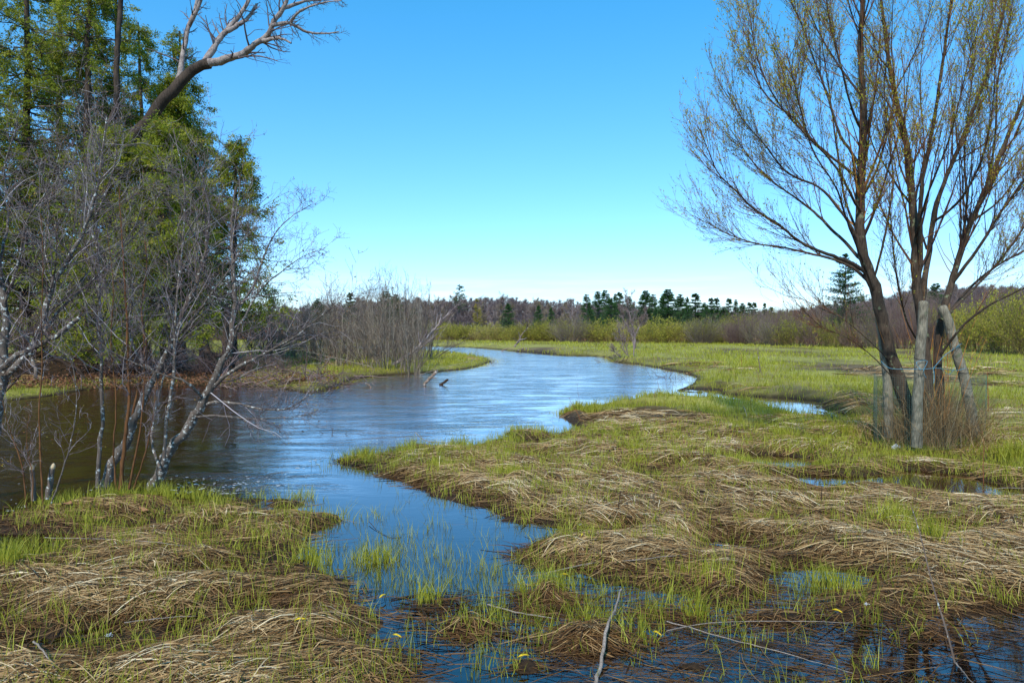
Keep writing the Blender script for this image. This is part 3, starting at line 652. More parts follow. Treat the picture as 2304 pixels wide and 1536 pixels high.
for o in bpy.data.objects:
    if o.type == 'EMPTY' and o.name.startswith('bare_tree'): o['category'] = 'tree'
for i, m_ in enumerate(masters):
    q = [1015, 1108, 1205, 1290][i]; b = far_place(q, 160); m_.location = (b[0], b[1], FARZ); s_ = ((738 - 672) / FOC * 160 + EYE) / 10.2; m_.scale = (s_, s_, s_)

# behind the trees one can tell apart, the wood closes into one mass
def merged(root_kids, places, name, m, which):
    V0, F0, T0 = [], [], []; o_ = 0
    for k in which:
        me = root_kids[k].data; v = np.zeros(len(me.vertices) * 3, np.float32); me.vertices.foreach_get('co', v); v = v.reshape(-1, 3)
        f = np.zeros(len(me.loops), np.int32); me.loops.foreach_get('vertex_index', f); f = f.reshape(-1, 4); t = np.zeros(len(v), np.float32); me.attributes['tint'].data.foreach_get('value', t)
        V0.append(v); F0.append(f + o_); T0.append(t); o_ += len(v)
    V0 = np.concatenate(V0); F0 = np.concatenate(F0); T0 = np.concatenate(T0); VV, FF, TT = [], [], []
    for n_, (x, y, s_, a) in enumerate(places):
        R3 = np.array([[math.cos(a), -math.sin(a), 0], [math.sin(a), math.cos(a), 0], [0, 0, 1]]); VV.append(V0 @ R3.T * s_ + np.array([x, y, FARZ])); FF.append(F0 + n_ * len(V0)); TT.append(np.clip(T0 + G_(.12), 0, 1))
    return build(name, np.concatenate(VV), FF, m, tint=np.concatenate(TT))
pl = []
for row, Yd in enumerate([208, 222, 238]):
    for px in np.arange(200 + 7 * row, 3200, 22):
        q = px + U(-8, 8); yd = Yd + U(-7, 7); y = top_of(q) + U(-3, 8); g = vp(q, 738, yd); pl.append((g[0], g[1], ((738 - y) / FOC * yd + EYE) / 10.2, U(0, 6.28)))
tag(merged(mk[1], pl, 'distant_woodland', M['far_bark'], [0, 1]), kind='stuff')
WOODPL = pl

# conifers of the far wood, one by one: (px, top py, depth, kind, width factor)
pm = [pine(10, 2.3, 210, .3), pine(10, 2.2, 130, .46, base=.12), pine(10, 3.4, 200, .35, mean=.36), pine(10, 1.6, 130, .4, base=.1)]
pk = [kids(m) for m in pm]
PL = [(612,668,175,1,1),(716,672,170,0,1),(788,658,165,3,1),(868,655,160,1,1.1),(890,662,165,0,1),(931,690,160,2,.8),(1144,682,120,2,.75),(1212,686,125,2,.6),(1240,692,140,2,.6),(1320,662,150,1,.8),(1326,690,125,2,.7),
 (1345,656,160,1,.9),(1362,653,165,1,.9),(1374,670,122,2,.9),(1394,657,160,3,.9),(1414,667,155,1,.9),(1452,654,145,0,1),(1470,662,150,1,.8),(1502,651,142,0,1.15),(1530,662,150,0,.9),(1545,668,146,2,.6),(1565,660,148,3,1.3),
 (1546,686,130,2,.5),(1590,686,126,2,.6),(1600,670,150,3,1),(1612,670,155,3,1),(1627,690,140,0,1),(1640,671,160,3,1),(1655,674,160,1,.6),(1670,682,150,0,.9),(1686,680,165,3,1),(1697,680,165,3,.9),(1735,690,170,3,.9),
 (1808,692,170,3,.8),(1625,706,125,2,.5),(1475,690,128,2,.5)]
PL.sort()
for j, (px, ty_, Yd, k, wf) in enumerate(PL):
    Yd *= .85
    hh = (738 - ty_) / FOC * Yd + EYE - FARZ; b = far_place(px, Yd); s_ = hh / 10; wf *= 1.55 if k != 2 else 1.35
    what = ['narrow pointed conifer', 'ragged open-topped pine', 'broad dark conifer', 'thin spiky conifer'][k]
    r = copy_thing(pm[k], pk[k], (b[0], b[1], FARZ), U(0, 6.28), s_ * wf, f'{what} in the far wood, {nth(j, "conifer")}', 'conifers of the far wood', sz=s_)
    r['category'] = 'tree'
tall = pine(13, 3.0, 46, 1.0, base=.42, per=40); tag(tall, 'tall lone pine with a flat ragged crown left of the golden larch', 'tree')
b = far_place(1034, 138); tall.location = (b[0], b[1], FARZ); s_ = ((738 - 644) / FOC * 138 + EYE) / 13; tall.scale = (s_ * 1.0, s_ * 1.0, s_)
la = pine(8, 1.5, 120, .15, name='larch_tree', leafm='larch_leaf', base=.03, mean=.5, per=44, droop=-.01); tag(la, 'cone-shaped golden larch standing before the bare far wood', 'tree')
b = far_place(1074, 118); la.location = (b[0], b[1], FARZ - .3); s_ = ((738 - 671) / FOC * 118 + EYE) / 8; la.scale = (s_ * .95, s_ * .95, s_)
sp_ = pine(11, 4.0, 150, .45, name='spruce_tree', per=60, mean=.3); tag(sp_, 'big dark spruce standing behind the left trunk of the willow', 'tree')
b = far_place(1900, 92); sp_.location = (b[0], b[1], .2); s_ = ((738 - 574) / FOC * 92 + EYE) / 11; sp_.scale = (s_, s_, s_)
sp2 = copy_thing(sp_, kids(sp_), (far_place(2105, 120)[0], 120, .2), 2, .85, 'dark conifer with a rounded top seen between the willow trunk and leaning post')
# hide masters' own location: put the four pattern conifers among the others
for i, (px, Yd, ty_) in enumerate([(1490, 152, 668), (1385, 158, 664), (1585, 140, 684), (1720, 160, 684)]):
    b = far_place(px, Yd); s_ = ((738 - ty_) / FOC * Yd + EYE) / 10; pm[i].location = (b[0], b[1], FARZ); pm[i].scale = (s_, s_, s_)
    tag(pm[i], ['narrow green conifer between two taller pointed ones in the far wood', 'ragged pine with gaps in its crown above the lone grey meadow tree', 'low broad conifer at the foot of the right-hand conifer row', 'thin conifer at the right end of the far conifer row'][i], 'tree', 'conifers of the far wood')

# ------------------------------------------------------------------ shrubs along the meadow edge
def bush(h, w, ns, twm, leafn, name='willow_shrub', tone=.5, lt=.5, fan=1.0, lsz=.07, tw_r=.012, twn=7, base_r=.22):
    root = thing(name, (0, 0, 0)); a = U(0, 2 * np.pi, ns); rb = np.sqrt(U(0, 1, ns)) * w * base_r; q = np.sqrt(U(0, 1, ns)); K = 6
    P = np.zeros((ns, K, 3)); s = np.linspace(0, 1, K)
    reach = w / 2 * q * fan; top = h * np.sqrt(np.clip(1 - (q * .93)**2, .05, 1)) * U(.75, 1.03, ns)
    for k in range(K):
        P[:, k, 0] = np.cos(a) * (rb + (reach - rb * .3) * s[k]**1.15); P[:, k, 1] = np.sin(a) * (rb + (reach - rb * .3) * s[k]**1.15); P[:, k, 2] = top * s[k]**.85
    P[:, 1:, :] += G_(h * .012, (ns, K - 1, 3))
    R = np.linspace(1, .3, K)[None, :] * U(.6, 1.2, ns)[:, None] * tw_r
    tw = grow(P, R, twn, (.25, 1), (26, 10), .38, up=.08, wig=.12, K=4, rf=.6, rmin=tw_r * .35, taper=.5)
    multi('stems', [(P, R)], 3, M[twm], root, tone, .15); multi('twigs', [tw], 3, M[twm], root, tone + .08, .2)
    if leafn:
        p, d, i = along(tw[0], leafn, (.1, 1)); leaf_part('foliage', p + G_(.03, p.shape), d + rng.normal(size=p.shape) * .7, U(.6, 1.3, len(p)) * lsz, .5, M['shrub_leaf'], root, lt, .16)
    return root
B = [bush(2.6, 4.6, 150, 'shrub_stem', 4, tone=.5, lt=.45, lsz=.10, tw_r=.014), bush(2.6, 4.2, 130, 'shrub_stem', 5, tone=.6, lt=.62, lsz=.11, tw_r=.014), bush(2.8, 4.6, 190, 'thicket', 1, tone=.3, lt=.4, lsz=.08, tw_r=.016, name='brown_shrub'),
     bush(2.4, 3.4, 150, 'purple', 0, tone=.4, tw_r=.014, name='bare_shrub', fan=.8), bush(2.6, 4.0, 130, 'shrub_stem', 3, tone=.85, lt=.85, lsz=.09, tw_r=.013)]
bk = [kids(m) for m in B]
BT = ['olive-green budding willow shrub', 'bright yellow-green willow shrub', 'dark brown twiggy shrub', 'bare purple-brown shrub', 'pale golden budding shrub']
pl = []
for px in np.arange(300, 2500, 26):
    q = px + U(-9, 9); yd = 202 + U(-6, 14); g = vp(q, 738, yd); pl.append((g[0], g[1], U(2.1, 3.2), U(0, 6.28)))
tag(merged(bk[2], pl, 'distant_undergrowth', M['far_bark'], [0, 1]), kind='stuff')
# (px, base py, top py, kind, width factor) ; front row across the meadow's far edge
FR = [(985,768,722,0,1.2),(1020,769,726,1,1.2),(1060,769,727,0,1.2),(1100,770,722,4,1),(1135,770,730,0,1.1),(1165,771,733,1,.9),(1195,771,720,0,1.2),(1225,771,727,1,1),(1285,773,706,2,1.35),(1330,772,722,0,1),(1362,773,716,1,1.2),
 (1405,773,722,4,.9),(1440,774,736,0,.9),(1480,775,722,1,1.3),(1535,775,720,4,.9),(1580,777,714,2,1.1),(1575,776,716,0,1.2),(1630,776,734,0,1),(1665,778,720,3,1.1),(1705,779,716,2,1),(1745,781,712,2,1.2),(1790,782,712,0,1.2),
 (1835,783,716,3,1.2),(1880,785,716,0,1.1),(1925,786,712,3,1.2),(1975,788,700,2,1.1),(2030,789,700,3,1),(2090,790,690,3,1.1),(2150,790,690,0,1.2),(2205,796,668,1,.9),(2262,800,655,1,.9),(2320,804,650,0,1),(2380,804,660,2,1),
 (940,768,728,2,1),(890,769,726,3,1.2),(835,769,724,2,1),(780,769,722,3,1.1),(725,769,722,3,1.2),(670,769,718,2,1),(615,769,720,3,1.2),(560,769,716,3,1.1),(505,769,716,2,1),(450,769,714,3,1.2),(395,769,716,3,1.1),(340,769,712,2,1.2),(280,769,714,3,1.1),(220,769,714,3,1.2),(160,769,712,2,1),(100,769,712,3,1.2)]
FR.sort()
hm = [2.6, 2.6, 2.8, 2.4, 2.6]; wm = [4.6, 4.2, 4.6, 3.4, 4.0]
for j, (px, by, ty_, k, wf) in enumerate(FR):
    g = gp(px, by, .15); Yd = g[1]; hh = (738 - ty_) / FOC * Yd + EYE - .15; s_ = hh / hm[k] / .98
    wpx = wf * 78 / FOC * Yd / wm[k] * (1.0 if k != 3 else 1.1)
    r = copy_thing(B[k], bk[k], (g[0], g[1], .1), U(0, 6.28), max(wpx, s_ * .5), f'{BT[k]} on the meadow edge, ' + nth(j, 'shrub') if j < 39 else f'{BT[k]} on the meadow edge, {["tenth", "ninth", "eighth", "seventh", "sixth", "fifth", "fourth", "third", "second", "last"][j - 39 if len(FR) <= 49 else min(j - 39, 9)]} shrub from the right', 'shrubs along the meadow edge', sz=s_)
    r['category'] = 'shrub'
# second and third rows filling up to the trees
n2 = 0
for row, (Yd, step) in enumerate([(94, 46), (112, 40)]):
    for px in np.arange(560, 2420, step):
        q = px + U(-12, 12); yd = Yd + U(-6, 6); k = int(rng.choice(5, p=[.22, .26, .14, .22, .16])) if q < 1640 else int(rng.choice([2, 3, 3, 3, 0]))
        if q < 960: k = int(rng.choice([2, 3, 3, 0]))
        y = (736 if q < 1640 else 706 if q < 1850 else 690) + U(-6, 6) - row * 7
        hh = (738 - y) / FOC * yd + EYE - .2; s_ = hh / hm[k]; g = vp(q, 738, yd)
        r = copy_thing(B[k], bk[k], (g[0], g[1], .15), U(0, 6.28), U(1.1, 1.4) * 72 / FOC * yd / wm[k], f'{BT[k]} in the back rows between meadow edge and far wood', 'back rows of ' + BT[k].split()[-3] + ' shrubs', sz=s_); r['category'] = 'shrub'; n2 += 1
for i, m_ in enumerate(B):
    g = gp([1255, 1500, 1618, 1690, 1425][i], [772, 776, 777, 780, 772][i], .15); m_.location = (g[0], g[1] + 3, .1); tag(m_, BT[i] + [' just left of the big brown shrub', ' between a bright shrub and a brown shrub', ' right of the olive mound, behind brown reeds', ' behind the weed stalk on the right meadow', ' behind the lone grey meadow tree'][i], 'shrub', 'shrubs along the meadow edge')
# purple sapling thicket behind, right of the conifers: tall bare shoots
st = bush(4.6, 4.2, 130, 'purple', 0, tone=.45, tw_r=.016, name='sapling_clump', fan=.9, base_r=.42, twn=6); sk = kids(st)
tag(st, 'tall clump of bare purple saplings behind the right meadow edge', 'shrub', 'purple sapling clumps'); g = vp(1700, 738, 96); st.location = (g[0], g[1], .15)
for j, px in enumerate(np.concatenate([np.arange(1735, 2400, 36), np.arange(1650, 2400, 48)])):
    yd = U(88, 104); q = px + U(-8, 8); y = np.interp(q, [1600, 1750, 1900, 2000, 2150, 2304], [702, 692, 676, 660, 650, 640]) + U(-5, 8); g = vp(q, 738, yd); s_ = ((738 - y) / FOC * yd + EYE) / 4.7
    r = copy_thing(st, sk, (g[0], g[1], .15), U(0, 6.28), max(.8, s_ * .75), sz=s_)

# dead reeds and brush along the foot of the shrubs
xs = np.concatenate([U(-62, 62, 5200)]); ys = np.interp(xs / 1.0, [-62, -8, 20, 28, 40, 62], [78, 79, 70, 60, 52, 50]) + U(-3.5, 2.5, len(xs))
P = np.zeros((len(xs), 3, 3)); hh = U(.4, 1.15, len(xs)); P[:, :, 0] = xs[:, None] + np.array([0, .5, 1])[None] * G_(.18, len(xs))[:, None]; P[:, :, 1] = ys[:, None]; P[:, :, 2] = .1 + hh[:, None] * np.array([0, .5, 1])[None]
V, Q = ribbons(P, np.tile([.05, .04, .015], (len(xs), 1)), np.stack([np.ones(len(xs)), G_(.3, len(xs)), np.zeros(len(xs))], -1))
tag(build('dead_reeds', V, [Q], M['litter'], tint=np.repeat(np.clip(.62 + G_(.2, len(xs)), 0, 1), 6), smooth=False), kind='stuff')

# ------------------------------------------------------------------ riverside thicket on the far bank (centre-left)
def thicket(h, w, ns, name='alder_shrub'):
    root = thing(name, (0, 0, 0)); K = 8; a = U(0, 2 * np.pi, ns); rb = np.sqrt(U(0, 1, ns)) * w * .22; ln = np.abs(G_(.30, ns)) * h * .8
    P = np.zeros((ns, K, 3)); s = np.linspace(0, 1, K); hh = h * U(.3, 1.0, ns) * np.clip(1.05 - ln / h * .5, .4, 1)
    for k in range(K):
        P[:, k, 0] = np.cos(a) * (rb + ln * s[k]**1.2); P[:, k, 1] = np.sin(a) * (rb + ln * s[k]**1.2); P[:, k, 2] = hh * s[k]
    P[:, 1:] += np.cumsum(G_(h * .010, (ns, K - 1, 3)), 1)
    R = np.linspace(1, .25, K)[None, :] * U(.5, 1.3, ns)[:, None] * .019
    t1 = grow(P, R, 13, (.15, 1), (30, 11), .34, up=.10, wig=.12, K=5, rf=.55, rmin=.006, taper=.4)
    t2 = grow(*t1, 3, (.2, 1), (32, 12), .5, up=.08, wig=.15, K=3, rf=.6, rmin=.0045, taper=.6)
    multi('stems', [(P, R)], 4, M['thicket'], root, .38, .28); multi('twigs', [t1, t2], 3, M['thicket'], root, .42, .28)
    p, d, i = along(t1[0], 1, (.3, 1)); leaf_part('buds', p, d + rng.normal(size=p.shape) * .6, U(.02, .05, len(p)), .6, M['bud'], root, .35, .25)
    return root
TH = [thicket(3.6, 2.6, 25), thicket(4.2, 2.4, 21), thicket(3.0, 2.8, 28)]; tk = [kids(t) for t in TH]
TL = [(610,815,690,2),(648,812,690,0),(690,815,672,2),(722,822,668,0),(748,812,640,1),(778,826,655,0),(806,815,650,1),(830,828,648,0),(858,818,640,1),(880,830,628,0),(905,822,615,1),(922,832,650,0),(668,798,690,1),(742,796,672,0),(812,797,662,1),(872,798,655,0),(922,806,640,1),(945,812,640,2),(770,800,660,2),(700,802,676,0)]
TL.sort()
for j, (px, by, ty_, k) in enumerate(TL):
    g = gp(px, by, .15); s_ = ((738 - ty_) / FOC * g[1] + EYE - .15) / [3.6, 4.2, 3.0][k] * 1.05; z = max(H1(g[0], g[1]), .0) - .05
    lab = ['bare grey-brown alder clump', 'tall slender grey-brown alder clump', 'low dense grey-brown alder clump'][k] + ' on the far bank point, ' + nth(j, 'clump')
    if j < 3:
        pass
    r = copy_thing(TH[k], tk[k], (g[0], g[1], z), U(0, 6.28), s_ * .92, lab, 'alder clumps on the far bank point', sz=s_); r['category'] = 'shrub'
for i, (px, by) in enumerate([(842, 806), (890, 812), (588, 822)]):
    g = gp(px, by, .15); TH[i].location = (g[0], g[1], H1(g[0], g[1]) - .05); tag(TH[i], ['grey-brown alder clump in the middle of the thicket, behind the front row', 'tall alder clump near the right end of the thicket, behind the front row', 'low alder clump beside the left end of the riverside thicket'][i], 'shrub', 'alder clumps on the far bank point')
# leaning silvery dead stem at the thicket's right edge
def single(name, traces, Y, mat, label, cat, z=None, S=7, wob=.0, tw=None, part='stem'):
    p0 = traces[0][0][0]; base = vp(p0[0], p0[1], Y)
    ts = stem_tubes(traces, Y, base, S); ts = [rough(P, R, wob) for P, R in ts]
    if tw is None:
        o = multi(name, ts, S, M[mat], None); o.location = base; return tag(o, label, cat)
    root = thing(name, base, label, cat); multi(part, ts, S, M[mat], root)
    multi('twigs', tw(ts), 4, M['alder_twig'], root); return root
Yt = 26.5
single('leaning_alder', [([(885,822),(905,805),(925,795),(960,760),(1000,715),(1035,680)], 4.5, .8), ([(925,795),(940,790),(955,775),(985,750)], 3, .6)], Yt, 'maple_bark', 'silvery leaning stem at the right edge of the riverside thicket', 'tree stem', wob=.3,
       tw=lambda ts: [grow(P[None], R[None], 30, (.3, 1), (35, 12), .3, up=.12, K=5, rmin=.006) for P, R in ts])

# lone grey tree on the meadow, its companion shrub by the water
def small_tree(name, px, by, ty_, Yd, traces, label, nt1=16):
    base = vp(px, by, Yd); root = thing(name, base, label, 'tree'); ts = stem_tubes(traces, Yd, base)
    ts = [rough(P, R, .25) for P, R in ts]; l1 = [grow(P[None], R[None], nt1, (.25, 1), (32, 10), .42, up=.10, wig=.1, K=6, rmin=.008, rmax=.016) for P, R in ts]
    l2 = [grow(*l, 8, (.2, 1), (34, 12), .5, up=.09, wig=.12, K=4, rmin=.008) for l in l1]; l3 = [grow(*l, 4, (.2, 1), (34, 12), .5, lmin=.15, up=.05, wig=.14, K=3, rmin=.006) for l in l2]
    multi('trunk', ts, 6, M['far_bark'], root, .5, .1); multi('branches', l1 + l2 + l3, 3, M['far_bark'], root, .45, .2)
    p, d, i = along(np.concatenate([l[0] for l in l2]), 3, (.2, 1)); leaf_part('buds', p, d + rng.normal(size=p.shape) * .5, U(.03, .07, len(p)), .5, M['far_haze_leaf'], root, .4, .2); return root
small_tree('grey_tree', 1428, 792, 672, 46, [([(1428,792),(1429,765),(1426,748),(1420,725),(1415,700),(1412,678)], 3.4, .5), ([(1428,757),(1436,740),(1447,720),(1454,700)], 1.7, .4), ([(1427,752),(1414,738),(1403,718),(1396,698)], 1.6, .4)], 'lone bare grey tree standing on the green meadow beside the river', 30)
small_tree('waterside_shrub', 1420, 815, 740, 35, [([(1420,816),(1406,790),(1398,762),(1392,738)], 1.8, .5), ([(1418,816),(1412,795),(1405,770),(1403,745)], 1.6, .5), ([(1424,816),(1426,790),(1423,760),(1420,735)], 1.5, .5), ([(1415,816),(1392,800),(1378,785),(1366,776)], 1.3, .4)], 'thin leaning bare shrub rooted at the water edge before the lone grey tree', 7)['category'] = 'shrub'
single('dead_snag', [([(1152,788),(1165,768),(1180,745),(1196,728)], 2.6, .5)], 52, 'snag', 'dark leaning dead snag on the far river bank', 'dead tree', wob=.2, tw=lambda ts: [grow(P[None], R[None], 14, (.0, .8), (50, 15), .3, K=4, rmin=.01) for P, R in ts])
for i, (tr, lab) in enumerate([([(1128,790),(1142,784),(1158,786)], 'short driftwood log left of the leaning snag'), ([(1165,788),(1180,783),(1192,786)], 'grey driftwood piece right of the leaning snag'), ([(1280,798),(1305,793),(1328,796)], 'pale driftwood stick lying on the far meadow bank')]):
    single('driftwood', [(tr, 1.6, .8)], 48 if i < 2 else 44, 'snag', lab, 'driftwood', wob=.2)

# ------------------------------------------------------------------ cedars on the left bank
def cedar(h, w, nb, tbase=.12, lean=(0, 0), per=85, dens=.5, mean=.5):
    root = thing('cedar_tree', (0, 0, 0)); K = 12
    P = np.zeros((1, K, 3)); z = np.linspace(0, h, K); P[0, :, 2] = z; P[0, :, 0] = lean[0] * (z / h)**1.3; P[0, :, 1] = lean[1] * (z / h); P[0, 1:, :2] += np.cumsum(G_(.04, (K - 1, 2)), 0)
    R = (h * .0095 * (1 - z / h)**.8 + .03)[None] * np.where(z / h < .06, 1.5, 1)[None]
    t = U(tbase, .99, nb); a = U(0, 2 * np.pi, nb); L = w / 2 * np.clip((1 - t) * 1.55, 0, 1)**.7 * U(.5, 1.15, nb) + .25
    f = t * (K - 1); i = np.minimum(f.astype(int), K - 2); p0 = P[0, i] + (P[0, i + 1] - P[0, i]) * (f - i)[:, None]
    KB = 7; s = np.linspace(0, 1, KB); Q = np.zeros((nb, KB, 3))
    for k in range(KB):
        Q[:, k, 0] = p0[:, 0] + np.cos(a) * L * s[k]; Q[:, k, 1] = p0[:, 1] + np.sin(a) * L * s[k]; Q[:, k, 2] = p0[:, 2] + L * (.22 * s[k] - .75 * s[k]**2 + .5 * s[k]**3)
    Q[:, 1:] += G_(.05, (nb, KB - 1, 3)); RB = (.012 + L * .009)[:, None] * np.linspace(1, .25, KB)[None]
    tw = grow(Q, RB, 11, (.05, 1), (52, 14), .42, lmin=.35, up=-.03, wig=.14, K=4, rf=.5, rmin=.006, sag=.12)
    multi('trunk', [(P, R)], 9, M['cedar_bark'], root); multi('branches', [(Q, RB), tw], 5, M['red_stem'] if 0 else M['thicket'], root, .2, .15)
    # flat fan sprays hanging from the twigs: clumps with gaps between them
    nt_ = len(tw[0]); on = U(0, 1, nt_) < dens + .12
    tp = tw[0][on]; n_each = max(2, per // 8); p, d, j = along(tp, n_each, (.1, 1))
    sprN = norm(rng.normal(size=(len(tp), 3)) + np.array([0, 0, .6])); ct = G_(.13, len(tp))
    VV, TT = [], []
    for q in range(5):
        off = rng.normal(size=p.shape) * .075; off -= sprN[j] * (off * sprN[j]).sum(1, keepdims=True) * .8
        dd = norm(d * .8 + rng.normal(size=p.shape) * .6 + np.array([0, 0, -.35])); v, _ = leaves(p + off, dd, U(.05, .13, len(p)), .32, sprN[j] + rng.normal(size=p.shape) * .3); VV.append(v); TT.append(np.repeat(np.clip(mean + ct[j] + G_(.12, len(p)), 0, 1), 4))
    V = np.concatenate(VV); build('foliage', V, [np.arange(len(V)).reshape(-1, 4)], M['cedar_leaf'], root, tint=np.concatenate(TT), smooth=False)
    return root
# base px, base py at water level, depth, height, width
CED = [(205,852,23.0,14.5,5.2,120,.10,'tall straight cedar with a dark bare trunk in mid crown, left of the leaning tree'),
       (268,850,24.5,14.0,4.6,95,.14,'slim cedar between the straight dark cedar and the leaning tree'),
       (-120,870,21.5,14.5,6.6,150,.03,'dense cedar cut by the left picture edge, foliage down to the bank'),
       (60,860,22.8,15,5.6,130,.06,'cedar second from the left edge with foliage to its foot'),
       (140,850,26.5,16.0,5.8,120,.12,'cedar standing behind the others, between two dark trunks'),
       (-40,850,29.5,15.0,6.5,150,.01,'rearmost dense cedar at the left picture edge, dark to its foot'),
       (100,850,31.5,9.0,6.0,120,.01,'low broad cedar filling the gap behind the dark root bank'),
       (400,842,25.0,10.6,4.4,120,.17,'shorter cedar below the leaning bare limbs'),
       (528,838,24.0,8.0,3.6,95,.20,'small cedar at the right end of the cedar group, over the meadow'),
       (330,845,23.2,8.2,4.2,110,.16,'low bushy cedar right of the leaning trunk'),
       (262,850,20.9,7.4,3.6,110,.10,'low dense cedar in front of the foot of the leaning tree'),
       (372,848,21.0,7.9,3.6,110,.12,'low dense cedar hiding the lower part of the leaning trunk'),
       (455,842,27.5,9.4,4.4,95,.16,'middle-sized cedar just behind the small right-hand one'),
       (320,846,28.0,14.0,4.4,85,.30,'tall thin cedar behind the leaning trunk, its foliage reaching the bare limbs'),
       (410,842,27.0,13.2,4.0,75,.42,'open-crowned cedar under the forking bare limbs')]
for j, (px, py, Yd, h, w, nb, tb, lab) in enumerate(CED):
    c = cedar(h, w, nb, tb, mean=.44 + G_(.05), dens=.55 if px > 0 else .75, per=90); g = vp(px, 738, Yd); c.location = (g[0], g[1], max(H1(g[0], g[1]), 0) - .1); tag(c, lab, 'tree', 'cedars on the left bank'); c.rotation_euler = (0, 0, U(0, 6))
# big leaning deciduous tree growing out through the cedars
Yl = 22.4; base = vp(150, 868, Yl); root = thing('leaning_tree', base, 'big leaning tree whose pale bare limbs fork against the blue sky above the cedars', 'tree')
tr = [([(150,868),(160,800),(172,700),(190,560),(225,440),(262,370),(330,272),(390,200),(440,155),(470,142)], 23, 11),
      ([(470,142,0),(500,136,-.3),(540,124,-.6),(575,100,-1),(602,80,-1.2),(618,45,-1.4),(640,15,-1.5),(655,-40,-1.6)], 9.5, 3.5), ([(455,150,0),(480,108,.2),(505,75,.4),(530,45,.5),(552,15,.6),(572,-30,.8)], 8, 3.5),
      ([(512,70,.4),(535,58,.5),(560,38,.8),(578,10,1)], 6, 3), ([(402,186,.1),(412,120,.4),(425,60,.6),(437,25,.7),(452,-30,.9)], 7, 3), ([(425,60,.6),(440,30,.4),(460,-20,.3)], 5, 3),
      ([(592,92,-1.2),(620,86,-1.5),(640,90,-1.9),(655,98,-2.1)], 5, 1.6), ([(612,58,-1.4),(650,52,-1.4),(690,72,-1.2),(730,76,-1),(762,72,-1)], 4.5, 1.2), ([(632,22,-1.4),(660,12,-1.1),(690,2,-.9),(720,0,-.7),(766,-2,-.5)], 4.5, 1.2),
      ([(655,50,-1.4),(672,28,-1.8),(700,14,-2),(735,5,-2.2),(768,2,-2.3)], 3, 1), ([(262,370),(240,300),(262,240),(262,150),(268,60),(275,-30)], 8, 5)]
ts = stem_tubes([([(p[0], p[1], p[2] if len(p) > 2 else 0) for p in a], b, c) for a, b, c in tr], Yl, base)
ts = [rough(P, R, .12) for P, R in ts]
multi('trunk', ts[:1] + ts[-1:], 10, M['cedar_bark'], root)
for tt in ts[1:-1]: multi('limb', [tt], 8, M['maple_bark'], root)
tw1 = [grow(P[None], R[None], n_, (.2, 1), (45, 15), .34, up=.02, wig=.16, K=6, rf=.35, rmin=.008, taper=.3) for (P, R), n_ in zip(ts[1:-1], [18, 12, 8, 12, 8, 12, 16, 16, 12])]
tw2 = [grow(*l, 4, (.2, 1), (42, 15), .55, up=0, wig=.2, K=5, rf=.5, rmin=.005, taper=.4) for l in tw1]; tw3 = [grow(*l, 2, (.2, 1), (42, 15), .55, up=0, wig=.2, K=4, rf=.5, rmin=.004, taper=.5) for l in tw2]
multi('twigs', tw1 + tw2 + tw3, 4, M['far_bark'], root, .35, .15)
# ivy-like cedar sprays caught round the upper trunk stay with the cedars; broken snags under them
single('broken_snag', [([(410,722),(432,738),(452,758),(466,790),(470,830),(474,872)], 11, 8), ([(466,795),(490,800),(520,808),(545,818)], 6, 4)], 21.5, 'cedar_bark', 'dark bent dead trunk arching over the bank behind the alders', 'dead tree', wob=.15, S=8)
single('bank_trunk', [([(505,850),(506,800),(510,740),(512,690)], 9, 7)], 21.8, 'cedar_bark', 'dark upright trunk on the far bank right of the bent dead trunk', 'tree trunk', wob=.1, S=8)
single('bank_trunk', [([(200,800),(196,750),(192,735),(185,715)], 6, 5)], 22.0, 'cedar_bark', 'short dark crooked trunk under the leaning tree', 'tree trunk', wob=.2, S=7)
single('bank_trunk', [([(300,850),(305,800),(318,750),(320,690)], 18, 10)], 22.3, 'cedar_bark', 'thick dark trunk flaring at its foot on the far bank', 'tree trunk', wob=.1, S=9)
# bare brushwood along the far bank
def brush(h, w, ns, name='brush_shrub'):
    root = thing(name, (0, 0, 0)); K = 6; a = U(0, 2 * np.pi, ns); ln = U(.2, 1, ns) * w / 2; s = np.linspace(0, 1, K); P = np.zeros((ns, K, 3)); hh = h * U(.3, 1, ns)
    for k in range(K): P[:, k, 0] = np.cos(a) * ln * s[k]; P[:, k, 1] = np.sin(a) * ln * s[k]; P[:, k, 2] = hh * s[k]**.7
    P[:, 1:] += G_(.05, (ns, K - 1, 3)); R = np.linspace(1, .3, K)[None] * U(.007, .014, ns)[:, None]
    t1 = grow(P, R, 8, (.2, 1), (45, 16), .45, up=.05, wig=.2, K=5, rf=.6, rmin=.004); t2 = grow(*t1, 4, (.2, 1), (45, 16), .5, up=.03, wig=.2, K=4, rf=.6, rmin=.003)
    multi('stems', [(P, R)], 4, M['purple'], root, .3, .2); multi('twigs', [t1, t2], 3, M['purple'], root, .45, .25); return root
BR = [brush(1.5, 2.2, 30), brush(1.1, 2.6, 34)]; brk = [kids(b) for b in BR]
BL = [(70,850,0,1.1),(160,848,1,1.0),(215,850,0,.9),(262,856,1,.9),(330,852,1,.8),(395,848,0,.7),(455,850,1,.8),(545,846,1,.7),(600,846,1,.6),(-20,862,0,1.2),(640,850,1,.6)]
BLn = ['under the second cedar', 'between the two left cedar trunks', 'at the foot of the leaning tree', 'left of the thick flaring trunk', 'right of the thick flaring trunk', 'before the bent dead trunk', 'at the foot of the bent dead trunk', 'right of the upright dark trunk', 'where the bank turns to meadow', 'by the left picture edge', 'at the left end of the drift pile']
